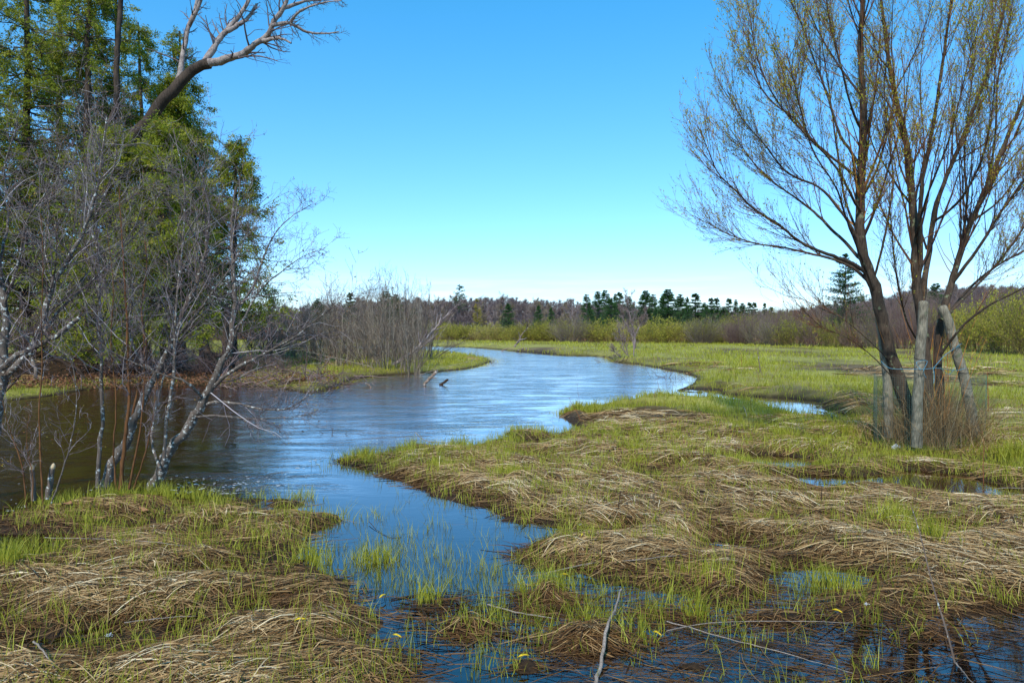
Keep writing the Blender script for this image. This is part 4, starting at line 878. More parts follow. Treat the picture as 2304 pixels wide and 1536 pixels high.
for (px, py, k, s_), wh in zip(BL, BLn):
    g = gp(px, py, .1); r = copy_thing(BR[k], brk[k], (g[0], g[1] , max(H1(g[0], g[1]), 0)), U(0, 6), s_, 'bare purple-brown brush ' + wh, 'bare brush on the left bank'); r['category'] = 'shrub'
for b_, (px, py), wh in zip(BR, [(118, 846), (490, 848)], ['in front of the dark root bank', 'between the bent trunk and the upright trunk']):
    g = gp(px, py, .1); b_.location = (g[0], g[1], max(H1(g[0], g[1]), 0)); tag(b_, 'bare purple-brown brush ' + wh, 'shrub', 'bare brush on the left bank')
# drift pile of dead branches at the water's edge
root = thing('brush_pile', gp(690, 874, 0), 'tangled drift pile of dead reddish branches at the far water edge', 'brush pile')
n = 110; P = np.zeros((n, 6, 3)); c0 = np.array([U(-2.6, 1.2, n), U(-.3, .8, n), U(.0, .35, n)]).T; d = norm(np.stack([G_(1, n), G_(.5, n), G_(.35, n) + .15], -1)); L = U(.3, 1.3, n)
for k in range(6): P[:, k] = c0 + d * (L * k / 5)[:, None] + (G_(.03, (n, 3)) if k else 0)
R = np.linspace(1, .3, 6)[None] * U(.008, .02, n)[:, None]; tw = grow(P, R, 5, (.2, 1), (50, 15), .4, up=.02, wig=.2, K=4, rmin=.004)
multi('branches', [(P, R)], 4, M['purple'], root, .5, .2); multi('twigs', [tw], 3, M['purple'], root, .6, .25)
# dead leaves and needles on the far bank
px = U(-60, 760, 9000); py = np.interp(px, [-80, 200, 520, 700, 760], [890, 868, 858, 866, 856]) - np.abs(G_(9, 9000)); g = gp(px, py, .1); P = np.stack([g[:, 0], g[:, 1], np.maximum(H(g[:, 0], g[:, 1]), 0) + U(.0, .12, 9000)], -1)
V, Q = leaves(P, rng.normal(size=P.shape) * [1, 1, .4], U(.03, .08, len(P)), .6); tag(build('leaf_litter', V, [Q], M['litter'], tint=np.repeat(np.clip(.40 + G_(.22, len(P)), 0, 1), 4), smooth=False), kind='stuff')
# exposed roots under the cedars
for i, (tr, lab) in enumerate([([(60,790),(80,830),(72,872),(60,905)], 'pale torn root hanging over the dark bank'), ([(20,830),(45,850),(30,880),(10,905)], 'broad brown root at the left picture edge'), ([(120,800),(150,820),(180,835),(196,868)], 'dark root running down to the water')]):
    single('root', [(tr, 5, 2.5)], 19.0, 'snag' if i < 1 else 'darkstick', lab, 'root', wob=.3, S=7)

# ------------------------------------------------------------------ near alders
def clump(name, px, py, Y, stems, label, twcount, mats, ups=.05, tw3=2, buds=True, lf=.36):
    base = vp(px, py, Y); root = thing(name, base, label, 'shrub'); l1s, l2s = [], []
    for j, (tr, r0, r1, mname, nt_) in enumerate(stems):
        P, R = stem_tubes([(tr, r0 * .86, r1 * .8)], Y, base)[0]; P, R = rough(P, R, .28)
        multi('stem', [(P, R)], 9, M[mname], root)
        l1 = grow(P[None], R[None], int(nt_ * twcount * 1.4), (.3, 1), (46, 15), lf, lmin=.25, up=ups, wig=.17, K=7, rf=.36, rmin=.0022, taper=.3, rmax=.0065)
        l2 = grow(*l1, 6, (.15, 1), (44, 15), .48, lmin=.09, up=ups * .8, wig=.2, K=5, rf=.55, rmin=.0018, taper=.5); l1s.append(l1); l2s.append(l2)
    l3 = [grow(*l, tw3, (.2, 1), (42, 15), .5, lmin=.05, up=.03, wig=.2, K=4, rf=.6, rmin=.0012, taper=.6) for l in l2s]
    multi('twigs', l1s + l2s + l3, 5, M['alder_twig'], root, .45, .25)
    if buds:
        P = np.concatenate([l[0][:, -1] for l in l2s + l3]); D = np.concatenate([l[0][:, -1] - l[0][:, -2] for l in l2s + l3]); k = U(0, 1, len(P)) < .5
        leaf_part('buds', P[k], D[k], U(.009, .017, k.sum()), .5, M['bud'], root, .45, .3)
        k2 = U(0, 1, len(P)) < .035; pp = np.repeat(P[k2], 4, 0) + G_(.006, (k2.sum() * 4, 3)); leaf_part('cones', pp, rng.normal(size=pp.shape), U(.012, .02, len(pp)), .8, M['thicket'], root, .05, .1)
    return root
A1 = [([(340,1098),(375,1034),(410,976),(453,913),(473,874),(496,816),(520,769),(527,698),(526,628),(520,520,.2),(530,420,.3)], 15, 2.2, 'alder_bark', 22),
      ([(473,874),(535,827,-.1),(609,788,-.2),(664,757,-.3),(703,726,-.4),(750,690,-.5),(800,655,-.6)], 5.5, .5, 'alder_bark', 20),
      ([(520,775),(547,718,-.1),(586,652,-.1),(641,605,-.2),(685,575,-.2),(730,560,-.2)], 4, .5, 'alder_bark', 16),
      ([(530,700),(572,640,.1),(600,560,.1),(640,500,.2),(700,460,.3)], 4, .7, 'alder_bark', 16),
      ([(453,913),(488,905),(535,907),(578,919),(641,921),(680,900),(725,868)], 4.5, .8, 'alder_bark', 18),
      ([(441,937),(488,935),(547,941),(605,941),(684,935),(715,922)], 3.6, .8, 'alder_bark', 12),
      ([(460,900),(420,860,-.2),(360,840,-.3),(300,815,-.4),(250,790,-.4)], 4, 1, 'alder_bark', 10)]
clump('alder_shrub', 340, 1100, 6.9, A1, 'leaning grey alder with white lichen spots, its limbs reaching right over the river', 1.15, None)
A2 = [([(236,1096),(250,1050),(289,980),(312,921),(332,882),(352,839),(375,792),(395,745),(414,698),(441,640),(463,560),(470,470),(450,380)], 13, 2, 'alder_bark', 30),
      ([(385,770),(430,720,-.2),(470,670,-.3),(520,600,-.3),(560,520,-.2)], 5, .8, 'alder_bark', 16), ([(350,842),(310,800,.2),(290,740,.3),(300,660,.4),(290,560,.5)], 4, .8, 'alder_bark', 16),
      ([(290,980),(310,880,.2),(330,790,.3),(318,700,.3),(330,600,.4),(320,480,.5)], 4, .8, 'red_stem', 14)]
clump('alder_shrub', 236, 1100, 7.1, A2, 'second spotted grey alder, its stem bending right behind the thin brown saplings', 1.2, None)
A3 = [([(367,1045),(372,980),(375,940),(391,843),(395,706),(410,550),(415,420),(390,290)], 5, 1.2, 'alder_bark', 26), ([(362,1060),(340,980,.2),(360,880,.3),(382,800,.4),(410,700,.4),(440,600,.5),(455,500,.5)], 3.5, .8, 'alder_bark', 16)]
clump('alder_shrub', 365, 1075, 6.75, A3, 'slim straight alder rising beside the foot of the leaning spotted one', 1.1, None)
A4 = [([(270,1100),(280,1000),(289,902),(287,800),(285,706),(279,609),(272,500),(268,420)], 5.5, 1.2, 'red_stem', 22), ([(262,1100),(255,1010),(262,900),(250,780),(255,640),(240,520)], 2.6, .8, 'red_stem', 12),
      ([(290,1100),(310,1000),(322,900),(325,800),(318,690)], 3, .8, 'red_stem', 10), ([(300,1100),(330,1010),(345,930),(352,850)], 2.2, .8, 'red_stem', 8)]
clump('willow_sapling', 270, 1102, 6.6, A4, 'reddish-brown smooth sapling stems in front of the spotted alders', .9, None, ups=.12)
A5 = [([(219,1096),(222,1040),(230,940),(227,823),(223,648),(216,500),(212,350),(196,215)], 5.5, 1.3, 'alder_bark', 40), ([(222,560),(190,480,.1),(170,400,.1),(150,330,.1)], 2.5, .7, 'alder_bark', 12), ([(218,480),(250,400),(262,330),(250,240)], 2.5, .7, 'alder_bark', 12)]
clump('alder_sapling', 219, 1098, 7.0, A5, 'tall thin upright alder stem, pale towards its top, left of the red-brown saplings', 1.1, None)
A6 = [([(-60,1180),(-40,1050),(0,900),(12,800),(8,687),(-8,560),(-20,400)], 16, 6, 'alder_bark', 20), ([(-40,1000),(0,862),(40,822),(70,792),(90,745),(117,648),(156,577),(183,530),(215,440),(232,330),(240,260)], 12, 1.8, 'alder_bark', 36),
      ([(-10,840,-.1),(30,805,-.2),(70,784,-.2),(129,753,-.3),(180,714,-.3)], 8, 6, 'alder_bark', 10), ([(98,745),(120,715,.1),(140,690,.1),(219,620,.2),(273,562,.3),(330,500,.4),(360,430,.5)], 4, .9, 'alder_bark', 20),
      ([(8,687),(40,600,-.1),(60,500,-.2),(110,420,-.2),(140,320,-.2)], 4, 1, 'alder_bark', 22), ([(-5,600),(20,480,.2),(10,380,.2),(40,280,.2)], 4, 1, 'alder_bark', 20), ([(125,640),(100,560,.2),(110,480,.3),(90,380,.3)], 3, .8, 'alder_bark', 14)]
clump('alder_shrub', -60, 1185, 6.5, A6, 'thick grey lichen-spotted alder at the left picture edge', 1.15, None)
A7 = [([(98,1150),(92,1040),(88,930),(95,820),(93,720),(97,600),(92,480)], 2.6, .9, 'red_stem', 16), ([(110,1148),(150,1030),(168,950),(172,880),(160,800)], 2.4, .8, 'alder_bark', 10), ([(60,1150),(50,1050),(20,960),(5,900)], 2.4, .8, 'red_stem', 10), ([(70,1155),(75,1080),(60,1000),(66,930)], 1.8, .7, 'red_stem', 8)]
clump('willow_sapling', 98, 1152, 6.2, A7, 'few thin whip-like saplings beside the two gnawed stubs', .8, None, ups=.1)
for k, (tr, r0, lab) in enumerate([([(76,1125),(75,1095),(72,1054)], 5.5, 'dark gnawed stub, left of the pale-topped one'), ([(106,1122),(112,1090),(118,1052)], 6.5, 'gnawed stub with a pale chewed top beside the water')]):
    Y_ = 6.3; base = vp(*tr[0], Y_); root = thing('gnawed_stub', base, lab, 'tree stub'); P, R = stem_tubes([(tr, r0, r0 * .85)], Y_, base)[0]; P, R = rough(P, R, .1); multi('trunk', [(P, R)], 10, M['alder_bark'] if k else M['snag'], root)
    e_ = P[-1]; d_ = norm(P[-1] - P[-2]); multi('chewed_top', [(np.array([e_ - d_ * .01, e_ + d_ * .012, e_ + d_ * .03, e_ + d_ * .042]), np.array([1.04, .95, .6, .08]) * R[-1])], 9, M['cut'], root)

# ------------------------------------------------------------------ the pollard willow, right
Yw = 9.2; wb = vp(2085, 975, Yw); wl = thing('willow_tree', wb, 'many-stemmed willow in new yellow-green leaf, ringed by grey posts and netting', 'tree')
WM = [([(2066,985,.1),(2030,880,.05),(2005,800),(1985,720),(1965,640),(1946,590),(1936,520),(1938,400),(1942,300),(1940,200),(1936,100),(1942,0),(1950,-150),(1955,-330)], 36, 3),
      ([(2095,985),(2088,880),(2080,780),(2070,700),(2060,620),(2058,540),(2052,450),(2046,360),(2030,280),(2005,170),(1985,20),(1965,-140)], 30, 2.5),
      ([(2072,700),(2082,620,.1),(2092,560,.2),(2098,500,.3),(2120,420,.4),(2150,350,.5),(2185,260,.6),(2220,170,.7),(2250,60,.8),(2275,-60,.9),(2300,-200,1)], 15, 2.5),
      ([(2066,660),(2072,560,-.1),(2070,480,-.2),(2080,380,-.3),(2100,280,-.3),(2120,150,-.4),(2140,0,-.4),(2160,-160,-.5)], 12, 2.5),
      ([(2125,985,.1),(2115,880,.15),(2110,800,.2),(2118,720,.2),(2140,640,.3),(2160,570,.3),(2185,500,.3),(2225,410,.3),(2262,320,.3),(2300,230,.3),(2345,140,.3),(2390,20,.3)], 24, 3),
      ([(2108,760,.3),(2140,700,.5),(2180,650,.7),(2240,600,.9),(2310,560,1.1),(2400,500,1.3)], 9, 2), ([(2115,800,0),(2160,740,-.3),(2220,690,-.5),(2310,645,-.8),(2400,600,-1)], 7, 1.8),
      ([(2140,640,.3),(2200,560,.0),(2250,480,-.2),(2310,400,-.4),(2380,320,-.6)], 9, 2), ([(2118,720),(2200,640,.4),(2270,560,.8),(2330,470,1.2)], 8, 1.8), ([(2060,760,-.2),(2040,720,-.5),(2020,640,-.8),(2010,560,-1),(2000,440,-1.2)], 5, 1.2)]
WL = [([(1966,650),(1930,610,.1),(1880,585,.2),(1830,572,.3),(1760,556,.4),(1700,548,.5),(1640,528,.6),(1598,505,.7)], 9, 1.2), ([(1955,620),(1920,594,-.1),(1870,575,-.2),(1805,547,-.3),(1750,504,-.4),(1695,469,-.4),(1656,430,-.5),(1617,391,-.5),(1594,340,-.5),(1575,290,-.5)], 10, 1.2),
      ([(1946,594),(1905,548,.2),(1870,515,.3),(1835,480,.4),(1790,445,.5),(1740,410,.6),(1690,360,.6),(1650,300,.7)], 9, 1.2), ([(1940,560),(1914,508),(1887,469),(1844,422),(1773,390),(1719,324),(1668,265),(1635,200)], 8, 1.2),
      ([(1938,480),(1915,440,-.3),(1890,390,-.4),(1850,340,-.6),(1800,290,-.7),(1750,230,-.8),(1710,150,-.9),(1690,60,-.9)], 7, 1.2), ([(1938,405),(1905,380),(1883,363),(1832,320),(1793,273),(1734,226),(1700,170),(1685,90)], 7, 1.2),
      ([(1939,385),(1915,340,.2),(1890,305,.3),(1863,219,.4),(1828,125,.5),(1805,59,.6),(1780,0,.6),(1765,-90,.7)], 8, 1.3), ([(1941,300),(1915,240,-.3),(1895,160,-.5),(1870,60,-.6),(1855,-40,-.7),(1840,-160,-.8)], 6, 1.2),
      ([(1937,540),(1905,460,.5),(1890,380,.7),(1878,300,.9),(1865,200,1.1),(1850,100,1.2),(1838,-20,1.3)], 7, 1.2), ([(1962,640),(1985,560,-.2),(2000,480,-.3),(2010,400,-.3),(1998,300,-.4),(1990,200,-.5),(2000,80,-.5)], 6, 1.2),
      ([(1968,660),(1930,560,-.5),(1900,480,-.8),(1880,420,-1.1),(1830,340,-1.3),(1800,240,-1.5),(1770,120,-1.6)], 6, 1.2), ([(2000,810,-.1),(1960,770,-.3),(1900,720,-.5),(1850,695,-.6),(1800,670,-.7)], 3.5, .8), ([(2010,850,-.2),(1950,790,-.4),(1890,752,-.6),(1820,730,-.7)], 3, .7),
      ([(2050,460),(2020,420,.3),(1990,370,.5),(1965,330,.6),(1950,260,.7),(1960,150,.8)], 6, 1.1), ([(2100,500,.3),(2140,470),(2180,420,-.3),(2215,340,-.5),(2235,230,-.7),(2240,100,-.8)], 7, 1.2), ([(2160,570,.3),(2175,460,.7),(2170,340,.9),(2185,200,1.1),(2200,60,1.2)], 7, 1.2),
      ([(2185,500,.3),(2250,450,.6),(2300,380,.8),(2350,300,1)], 6, 1.2), ([(2225,410,.3),(2240,300,0),(2245,180,-.2),(2270,60,-.3),(2290,-80,-.4)], 6, 1.2), ([(2085,560,.2),(2060,460,.8),(2080,340,1.1),(2070,200,1.3),(2080,60,1.4)], 6, 1.2), ([(2058,540),(2090,430,-.6),(2130,330,-.9),(2160,220,-1.1),(2190,90,-1.2)], 6, 1.2)]
WM = [(a, b * .44, c * .8) for a, b, c in WM]; WL = [(a, b * .46, c * .7) for a, b, c in WL]
wt = [rough(P, R, .10) for P, R in stem_tubes(WM, Yw, wb)]; wlb = [rough(P, R, .14) for P, R in stem_tubes(WL, Yw, wb)]
for k_, t_ in enumerate(wt): multi('trunk' if k_ in (0, 1, 4) else 'limb', [t_], 12 if k_ in (0, 1, 4) else 8, M['willow_bark'], wl)
multi('boughs', wlb, 7, M['willow_bark'], wl)
WLEN = lambda P: np.linalg.norm(np.diff(P, axis=0), axis=1).sum()
L1 = [grow(P[None], R[None], 26 if WLEN(P) > 1.9 else 8, (.3, 1), (24, 7), .30, lmin=.7, up=.10, wig=.055, K=8, rf=.42, rmin=.0045, taper=.25) for P, R in wt + wlb]
PL1 = np.concatenate([a for a, b in L1]); RL1 = np.concatenate([b for a, b in L1])
low = PL1[:, 0, 2] < .5; PL1, RL1 = PL1[~low], RL1[~low]
L2 = grow(PL1, RL1, 9, (.12, 1), (24, 8), .42, lmin=.28, up=.09, wig=.07, K=6, rf=.42, rmin=.0018, taper=.35)
L2b = [grow(P[None], R[None], 34 if WLEN(P) > 1.9 else 8, (.35, 1), (34, 12), .12, lmin=.3, up=.10, wig=.09, K=6, rf=.2, rmin=.0024, taper=.35) for P, R in wt + wlb]
L3 = grow(L2[0], L2[1], 3, (.2, 1), (26, 9), .45, lmin=.12, up=.08, wig=.09, K=4, rf=.55, rmin=.0015, taper=.5)
multi('shoots', [(PL1, RL1)], 5, M['willow_twig'], wl, .22, .18)
multi('twigs', [L2, L3] + L2b, 3, M['willow_twig'], wl, .5, .22)
def lv(P, each, hi): 
    p, d, i = along(P, each, (.15, 1)); z = p[:, 2] + wb[2]; k = U(0, 1, len(p)) < np.clip((z - 1.5) / 3.2, .10, 1) * hi; return p[k], d[k]
pa, da = lv(L2[0], 5, .55); pb, db = lv(L3[0], 4, .48); p = np.concatenate([pa, pb]); d = np.concatenate([da, db])
p = p + G_(.008, p.shape); leaf_part('leaves', p, norm(d) + rng.normal(size=p.shape) * .5 + UPV * .3, U(.016, .038, len(p)), .42, M['willow_leaf'], wl, .45, .22)
print('willow', len(L2[0]), len(L3[0]), 'leaves', len(p))
# old boots of the posts, netting, rope
def post(tr, r, Y, lab, band=None):
    base = vp(tr[0][0], tr[0][1], Y); root = thing('wooden_post', base, lab, 'post', 'posts around the willow'); P, R = stem_tubes([(tr, r, r * .86)], Y, base)[0]; P[1:-1] += G_(.004, (len(P) - 2, 3))
    e_ = P[-1]; d_ = norm(P[-1] - P[-2]); P = np.concatenate([P, [e_ + d_ * .02, e_ + d_ * .03]]); R = np.concatenate([R, [R[-1] * .8, R[-1] * .1]]); multi('shaft', [(P, R)], 12, M['post'], root, ); 
    for b in band or []:
        q = P[b]; th = np.linspace(0, 2 * np.pi, 20); ring = np.stack([q[0] + np.cos(th) * (R[b] + .004), q[1] + np.sin(th) * (R[b] + .004), q[2] + .02 * np.sin(th)], -1); multi('wire_band', [(ring, np.full(20, .003))], 4, M['wire'], root)
    return root
post([(2062,1005),(2067,850),(2073,760),(2078,681)], 11.5, 8.75, 'straight grey post in front of the willow trunks', [8, 9])
post([(2000,982),(1996,850),(1986,760),(1978,705)], 10.5, 9.3, 'grey-green post half hidden behind the left willow trunk')
post([(2196,1005),(2178,890),(2155,800),(2135,730),(2120,692)], 11.5, 9.2, 'leaning grey post bound with wire on the right of the willow', [7, 8, 10])
# netting: open mesh of thin strands standing round the posts
nb_ = vp(2082, 985, 9.25); outline = [vp(px, 985, Y)[:2] - nb_[:2] for px, Y in [(1975,9.0),(2030,8.62),(2066,8.58),(2130,8.62),(2205,9.0),(2212,9.4),(2170,9.8),(2080,9.95),(2005,9.85),(1968,9.5),(1975,9.0)]]
rg = resample(np.array([(a[0], a[1], 0) for a in outline]), 170)
nt_root = thing('mesh_guard', nb_, 'green plastic mesh guard standing round the posts and willow foot', 'tree guard')
zt = lambda i: .90 + .03 * math.sin(i * .13)
vert = np.array([[[q[0] * (1 + (.02 if k else 0)), q[1], -.05 + zt(i) * k / 3] for k in range(4)] for i, q in enumerate(rg)]); 
flare = np.linspace(.0, .06, 4); hor = np.array([[[q[0], q[1], -.03 + .92 * z / 34] for q in rg] for z in range(35)])
v1, q1 = tubes(vert, np.full(vert.shape[:2], .0009), 3); v2, q2 = tubes(hor, np.full(hor.shape[:2], .0009), 3)
build('netting', np.concatenate([v1, v2]), [q1, q2 + len(v1)], M['net'], nt_root, tint=np.full(len(v1) + len(v2), .5))
rp_ = [vp(px, py, Y) for px, py, Y in [(1982,812,9.1),(2002,828,8.75),(2040,830,8.65),(2080,830,8.6),(2110,828,8.7),(2150,833,8.8),(2172,828,9.0)]]
o = multi('blue_rope', [(resample(np.array(rp_) - rp_[0], 40), np.full(40, .0035)), (resample(np.array([vp(2072,832,8.62), vp(2062,815,8.66), vp(2086,812,8.66), vp(2078,834,8.6), vp(2084,850,8.62)]) - rp_[0], 20), np.full(20, .004)), (resample(np.array([vp(2100,828,8.7), vp(2125,800,8.9), vp(2150,782,9.05), vp(2165,772,9.1)]) - rp_[0], 20), np.full(20, .0035)),
                       (resample(np.array([vp(2100,828,8.7), vp(2102,845,8.7), vp(2101,862,8.7)]) - rp_[0], 8), np.full(8, .005)), (resample(np.array([vp(2115,826,8.75), vp(2135,842,8.8), vp(2148,826,8.8)]) - rp_[0], 12), np.full(12, .0035))], 6, M['rope'], None); o.location = rp_[0]
tag(o, 'blue rope tied round the front post and across the guard top', 'rope')
# dead stems and young shoots in the guard
n = 1500; c = np.stack([G_(.34, n), G_(.26, n), np.full(n, -.05)], -1) + (vp(2100, 985, 9.2) - nb_); K = 6; L = U(.25, 1.0, n); d = norm(np.stack([G_(.35, n), G_(.3, n), np.ones(n)], -1)); P = np.zeros((n, K, 3)); P[:, 0] = c
for k in range(1, K): d = norm(d + G_(.16, (n, 3)) - UPV * .10 * (k > 2)); P[:, k] = P[:, k - 1] + d * (L / (K - 1))[:, None]
o = multi('dead_weeds', [(P, np.linspace(1, .4, K)[None] * U(.0015, .003, n)[:, None])], 3, M['straw'], None, .42, .2); o.location = nb_; o['kind'] = 'stuff'
n = 26; c = np.stack([G_(.16, n), G_(.1, n), np.full(n, .1)], -1) + (vp(2110, 985, 9.2) - nb_); L = U(1.0, 2.1, n); d = norm(np.stack([G_(.22, n), G_(.15, n), np.ones(n)], -1)); K = 8; P = np.zeros((n, K, 3)); P[:, 0] = c
for k in range(1, K): d = norm(d + G_(.05, (n, 3))); P[:, k] = P[:, k - 1] + d * (L / (K - 1))[:, None]
o = tube_part('suckers', P, np.linspace(1, .4, K)[None] * U(.003, .006, n)[:, None], 4, M['willow_twig'], wl, .95, .1); o.location = Vector(nb_ - wb)

# ------------------------------------------------------------------ single sticks, stalks, catkins, flotsam
def on(px, py, dz=0.0):
    g = gp(px, py, 0); 
    for _ in range(4): g = gp(px, py, max(H1(g[0], g[1]), 0))
    return np.array([g[0], g[1], max(H1(g[0], g[1]), 0) + dz])
def stick(pts, r, mat, lab, name='stick', cat='stick', lift=None, side=None):
    w = [on(px, py, (lift[i] if lift else .03)) for i, (px, py) in enumerate(pts)]; b = w[0]; P = resample(np.array(w) - b, max(8, len(w) * 4)); K = len(P); R = np.linspace(r, r * .45, K) * (1 + G_(.08, K)); P[1:-1] += G_(r * .3, (K - 2, 3))
    o = multi(name, [(P, R)], 7, M[mat], None); o.location = b; return tag(o, lab, cat)
def stalk(px, py, top, r, mat, lab, name='dead_stalk', nb=0, cat='stalk'):
    b = on(px, py, -.02); Y = b[1]; w = [b] + [vp(x, y, Y) for x, y in top]; P = resample(np.array(w) - b, 12); R = np.linspace(r, r * .4, 12); s_ = [(P, R)]
    if nb: s_.append(grow(P[None], R[None], nb, (.4, 1), (40, 10), .25, up=.1, K=4, rmin=r * .4))
    o = multi(name, s_, 5, M[mat], None); o.location = b; return tag(o, lab, cat)
stick([(1338,1545),(1352,1500),(1368,1450),(1384,1410),(1398,1378)], .011, 'stick', 'pale bleached stick standing up out of the foreground straw', lift=[.0, .03, .06, .10, .14])
stick([(1180,1310),(1317,1279),(1420,1270),(1500,1266),(1570,1252),(1680,1240)], .0055, 'stick', 'long pale curved stick lying on the straw right of the pool')
stick([(1500,1405),(1633,1443),(1744,1471),(1849,1502),(1919,1523)], .0042, 'stick', 'thin pinkish stick slanting down across the flooded corner', lift=[.02] * 5)
stick([(1500,1431),(1594,1413),(1744,1408),(1919,1412)], .0036, 'stick', 'thin level stick above the slanting one in the flooded corner', lift=[.03] * 4)
stick([(1097,1370),(1180,1392),(1245,1402)], .006, 'stick', 'grey twig between the round tussock and the bay', lift=[.03] * 3)
stick([(1315,1353),(1355,1343),(1398,1331)], .006, 'darkstick', 'short dark wet stick floating on the open water', lift=[.004] * 3)
stick([(830,1178),(850,1195),(880,1210),(902,1208)], .0035, 'darkstick', 'bent black twig floating in the middle of the pool', lift=[.02, .006, .004, .004])
stick([(880,1350),(950,1338),(1010,1334),(1045,1336)], .005, 'darkstick', 'long dark twig floating at the foot of the pool', lift=[.006] * 4)
stick([(1660,905),(1675,935),(1680,950)], .010, 'stick', 'pale stick leaning by the first meadow puddle', lift=[.03, .08, .04]); stick([(2200,1150),(2240,1112),(2304,1110),(2360,1115)], .007, 'stick', 'pale bent stem on the straw at the right picture edge', lift=[.03, .06, .05, .04])
stick([(100,390 + 830),(300,1228),(420,1240)], .004, 'stick', 'thin pale stem lying across the left straw bank', lift=[.04] * 3); stick([(280,1412),(360,1402),(440,1398)], .004, 'stick', 'straight pale stem in the near left straw', lift=[.03] * 3)
stick([(75,1455),(100,1490),(130,1530)], .006, 'stick', 'grey stick in the near left corner', lift=[.03, .05, .03]); stick([(2150,1500),(2180,1540),(2200,1560)], .005, 'stick', 'white forked twig at the bottom right', lift=[.02, .03, .03])
stick([(935,985),(965,1003),(1035,1001)], .008, 'stick', 'pale twig on the grassy tip beside the running water', lift=[.08, .06, .05])
stalk(1390,1172,[(1391,1150),(1393,1125),(1398,1104)], .006, 'darkstick', 'short black upright twig in the straw right of the pool')
stalk(2150,1490,[(2130,1420),(2114,1370),(2093,1297),(2072,1209),(2051,1140)], .0065, 'snag', 'tall grey-brown dead stalk leaning left in the flooded corner')
stalk(1848,1134,[(1848,1115),(1849,1092)], .006, 'darkstick', 'short dark upright stem on the straw, middle right'); stalk(2224,925,[(2223,890),(2222,850),(2223,818)], .011, 'reed', 'red-brown straight stalk right of the willow guard')
stalk(2213,1085,[(2212,1040),(2214,1000),(2210,970)], .006, 'reed', 'thin red-brown stalk in front of the right post'); stalk(1712,840,[(1709,820),(1706,800),(1705,782)], .022, 'snag', 'dark bent weed stalk standing on the open meadow', nb=3)
stalk(1669,826,[(1668,805),(1667,790)], .012, 'reed', 'faint thin stalk left of the dark weed stalk'); stalk(1306,952,[(1300,930),(1290,915),(1280,893)], .006, 'reed', 'thin stalk leaning left from the grassy corner of the bank')
stalk(1490,890,[(1482,870),(1478,850)], .006, 'reed', 'thin reed stem standing in the river edge by the drift twigs')
stalk(1305,905,[(1300,880),(1299,860)], .004, 'reed', 'fine reed standing in the river beyond the grassy corner')
# drift twigs in the river
def drift(px, py, n, w, h, lab, mat='purple', r=.008):
    b = gp(px, py, 0); root = thing('drift_twigs', b, lab, 'driftwood'); P = np.zeros((n, 5, 3)); c = np.stack([G_(w * .4, n), G_(w * .12, n), np.full(n, -.03)], -1); d = norm(np.stack([G_(1, n), G_(.3, n), np.abs(G_(.6, n)) + .1], -1)); L = U(.4, 1, n) * h * 1.3
    for k in range(5): P[:, k] = c + d * (L * k / 4)[:, None] + (G_(.03 * h, (n, 3)) if k else 0)
    R = np.linspace(1, .35, 5)[None] * U(.6, 1.2, n)[:, None] * r; tw = grow(P, R, 4, (.3, 1), (45, 15), .4, wig=.2, K=4, rmin=r * .3); multi('branches', [(P, R), tw], 4, M[mat], root, .2, .2)
drift(1500, 850, 12, 1.2, .5, 'dark twigs stranded in the river near the right bank'); drift(870, 868, 8, 1.0, .35, 'low dark snag twigs in the river left of the two floating logs'); drift(1405, 815, 16, 1.6, .45, 'dark tangle of twigs at the water edge under the thin bare shrub', r=.012)
drift(780, 975, 6, .5, .22, 'small black twigs poking from the running water', 'thicket', .004); drift(1110, 818, 6, .5, .18, 'tiny twigs off the tip of the grassy point', r=.008); drift(960,1130,5,.25,.1,'fine dark stems in the pool beside the straw islet','thicket',.0025); drift(1255,945,5,.3,.2,'few stems standing in the water left of the grassy corner','thicket',.003)
single('floating_log', [([(954,866),(962,856),(974,845),(984,834)], 3.2, 3.6), ([(966,850),(982,850)], 1.5, 1)], 19.6, 'snag', 'reddish broken branch sticking up from the river', 'log', wob=.3, S=8)
single('floating_log', [([(990,866),(998,861),(1008,854)], 3, 2.6)], 19.8, 'darkstick', 'short dark log end just right of the broken branch', 'log', wob=.2, S=8)
single('floating_log', [([(822,862),(828,864),(834,870),(836,878)], 2.6, 2)], 19.0, 'snag', 'small hooked snag in the river left of the broken branch', 'log', wob=.3, S=7)
def catkin(px, py, lab, ang):
    b = on(px, py, .03); K = 9; s = np.linspace(-1, 1, K); L = .030; P = np.stack([np.cos(ang) * s * L, np.sin(ang) * s * L, .008 * (1 - s**2)], -1); R = .0062 * np.sqrt(np.clip(1 - s**2, .03, 1)) * (1 + .15 * np.sin(s * 20)); o = multi('yellow_catkin', [(P, R)], 7, M['yellow'], None); o.location = b; tag(o, lab, 'catkin', 'fallen yellow catkins')
for px, py, lab, a in [(1178,1490,'yellow catkin floating at the bottom centre left of the straw mound',.3), (1883,1386,'curved yellow catkin under the straw edge in the flooded corner',-.8), (861,1352,'yellow catkin at the left pool edge by the blades',1.0), (893,1443,'yellow catkin on the wet straw below the left bank',-.5),
                        (676,1405,'yellow catkin lying on the near left straw bank',.2), (1478,1437,'yellow catkin right of the bleached stick',-.9), (1268,1303,'yellow catkin at the head of the round tussock water',.1), (1310,1240,'yellow catkin in the straw right of the pool',1.3)]: catkin(px, py, lab, a)
def downy(px, py, sc_, lab, name='downy_feather', cat='feather', n=160):
    b = on(px, py, .03 * sc_ / .05); p = rng.normal(size=(n, 3)) * np.array([1, .7, .6]) * sc_ * .35; o = leaf_part(name, p, p + rng.normal(size=p.shape) * .01, U(.4, 1, n) * sc_ * .6, .35, M['down'], None, .5, .1); o.location = b; tag(o, lab, cat, 'white down')
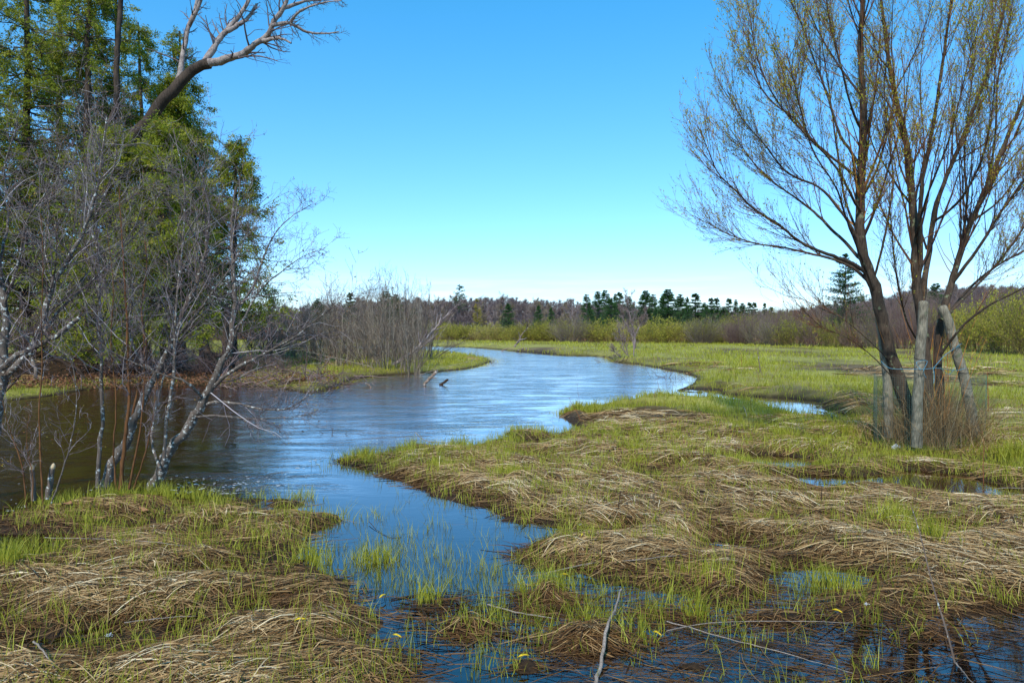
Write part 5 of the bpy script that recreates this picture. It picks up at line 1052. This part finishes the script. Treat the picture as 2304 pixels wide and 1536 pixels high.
downy(2016, 1012, .05, 'white fluffy down caught on a stem in front of the willow guard'); downy(245, 1432, .016, 'white scrap of down on the near left straw'); downy(1948, 1362, .014, 'white scrap on the straw edge above the flooded corner'); downy(1305, 1183, .012, 'small white scrap on the straw head right of the pool')
# brown leaves on the left bank
for px, py, a, lab in [(222,1175,.2,'curled brown leaf on the left bank crest'), (150,1142,1.2,'brown leaf near the gnawed stubs'), (322,1158,-.4,'long brown leaf below the saplings')]:
    b = on(px, py, .03); n = 7; u = np.linspace(-1, 1, n); V = []; 
    for uu in u:
        w = .028 * math.sqrt(max(1 - uu * uu, .02)); V += [(uu * .05, -w, .012 * uu * uu + .01), (uu * .05, 0, .004 * uu), (uu * .05, w, .014 * uu * uu + .012)]
    idx = np.arange(n * 3).reshape(n, 3); Q = np.concatenate([np.stack([idx[:-1, k], idx[1:, k], idx[1:, k + 1], idx[:-1, k + 1]], -1) for k in (0, 1)]); o = build('brown_leaf', V, [Q], M['litter'], tint=np.full(n * 3, .75)); o.location = b; o.rotation_euler = (.1, .1, a); tag(o, lab, 'leaf')
# foam flecks on the dark water
n = 260; px = np.concatenate([U(385, 560, 90), U(0, 330, 50), U(560, 1060, 120)]); py = np.concatenate([U(1070, 1112, 90), U(1085, 1150, 50), np.interp(px[140:], [560, 760, 900, 1060], [1100, 1018, 985, 968]) + G_(12, 120)]); g = gp(px, py, 0); h = H(g[:, 0], g[:, 1]); k = h < -.02; g = g[k]; m_ = len(g)
th = np.arange(7) / 7 * 2 * np.pi; rx = U(.004, .018, m_) * np.where(U(0, 1, m_) < .15, 1.8, 1); V = np.stack([g[:, 0:1] + np.cos(th) * rx[:, None] * U(.7, 1.3, (m_, 7)), g[:, 1:2] + np.sin(th) * rx[:, None] * .5, np.full((m_, 7), .004)], -1).reshape(-1, 3)
tag(build('foam', V, [np.arange(m_ * 7).reshape(m_, 7)], M['foam'], smooth=False), kind='stuff')

# last year's stalks standing about the meadow
x, y, r = fan_pts(1500, 9, 78, 48, .8); h = H(x, y); k = (h > .03) & (fbm(x / 3.0, y / 5.0, 141, 3) > -.02); x, y, h, r = x[k], y[k], h[k], r[k]; n = len(x)
P = np.zeros((n, 4, 3)); hh = U(.12, .5, n); la = U(0, 6.28, n); ln = np.abs(G_(.25, n)) * hh; t = np.linspace(0, 1, 4)
for q in range(4): P[:, q, 0] = x + np.cos(la) * ln * t[q]**1.4; P[:, q, 1] = y + np.sin(la) * ln * t[q]**1.4; P[:, q, 2] = h + hh * t[q]
v, q = tubes(P, np.linspace(1, .5, 4)[None] * (U(.002, .004, n) * np.clip(r / 14, 1, 3))[:, None], 3)
tag(build('dead_stalks', v, [q], M['litter'], tint=tint_of(v, 12, .5, .25, n)), kind='stuff')
for o in bpy.data.objects:
    if o.parent is not None and o.name.split('.')[0] in ('buds', 'cones', 'leaves'): o['kind'] = 'stuff'
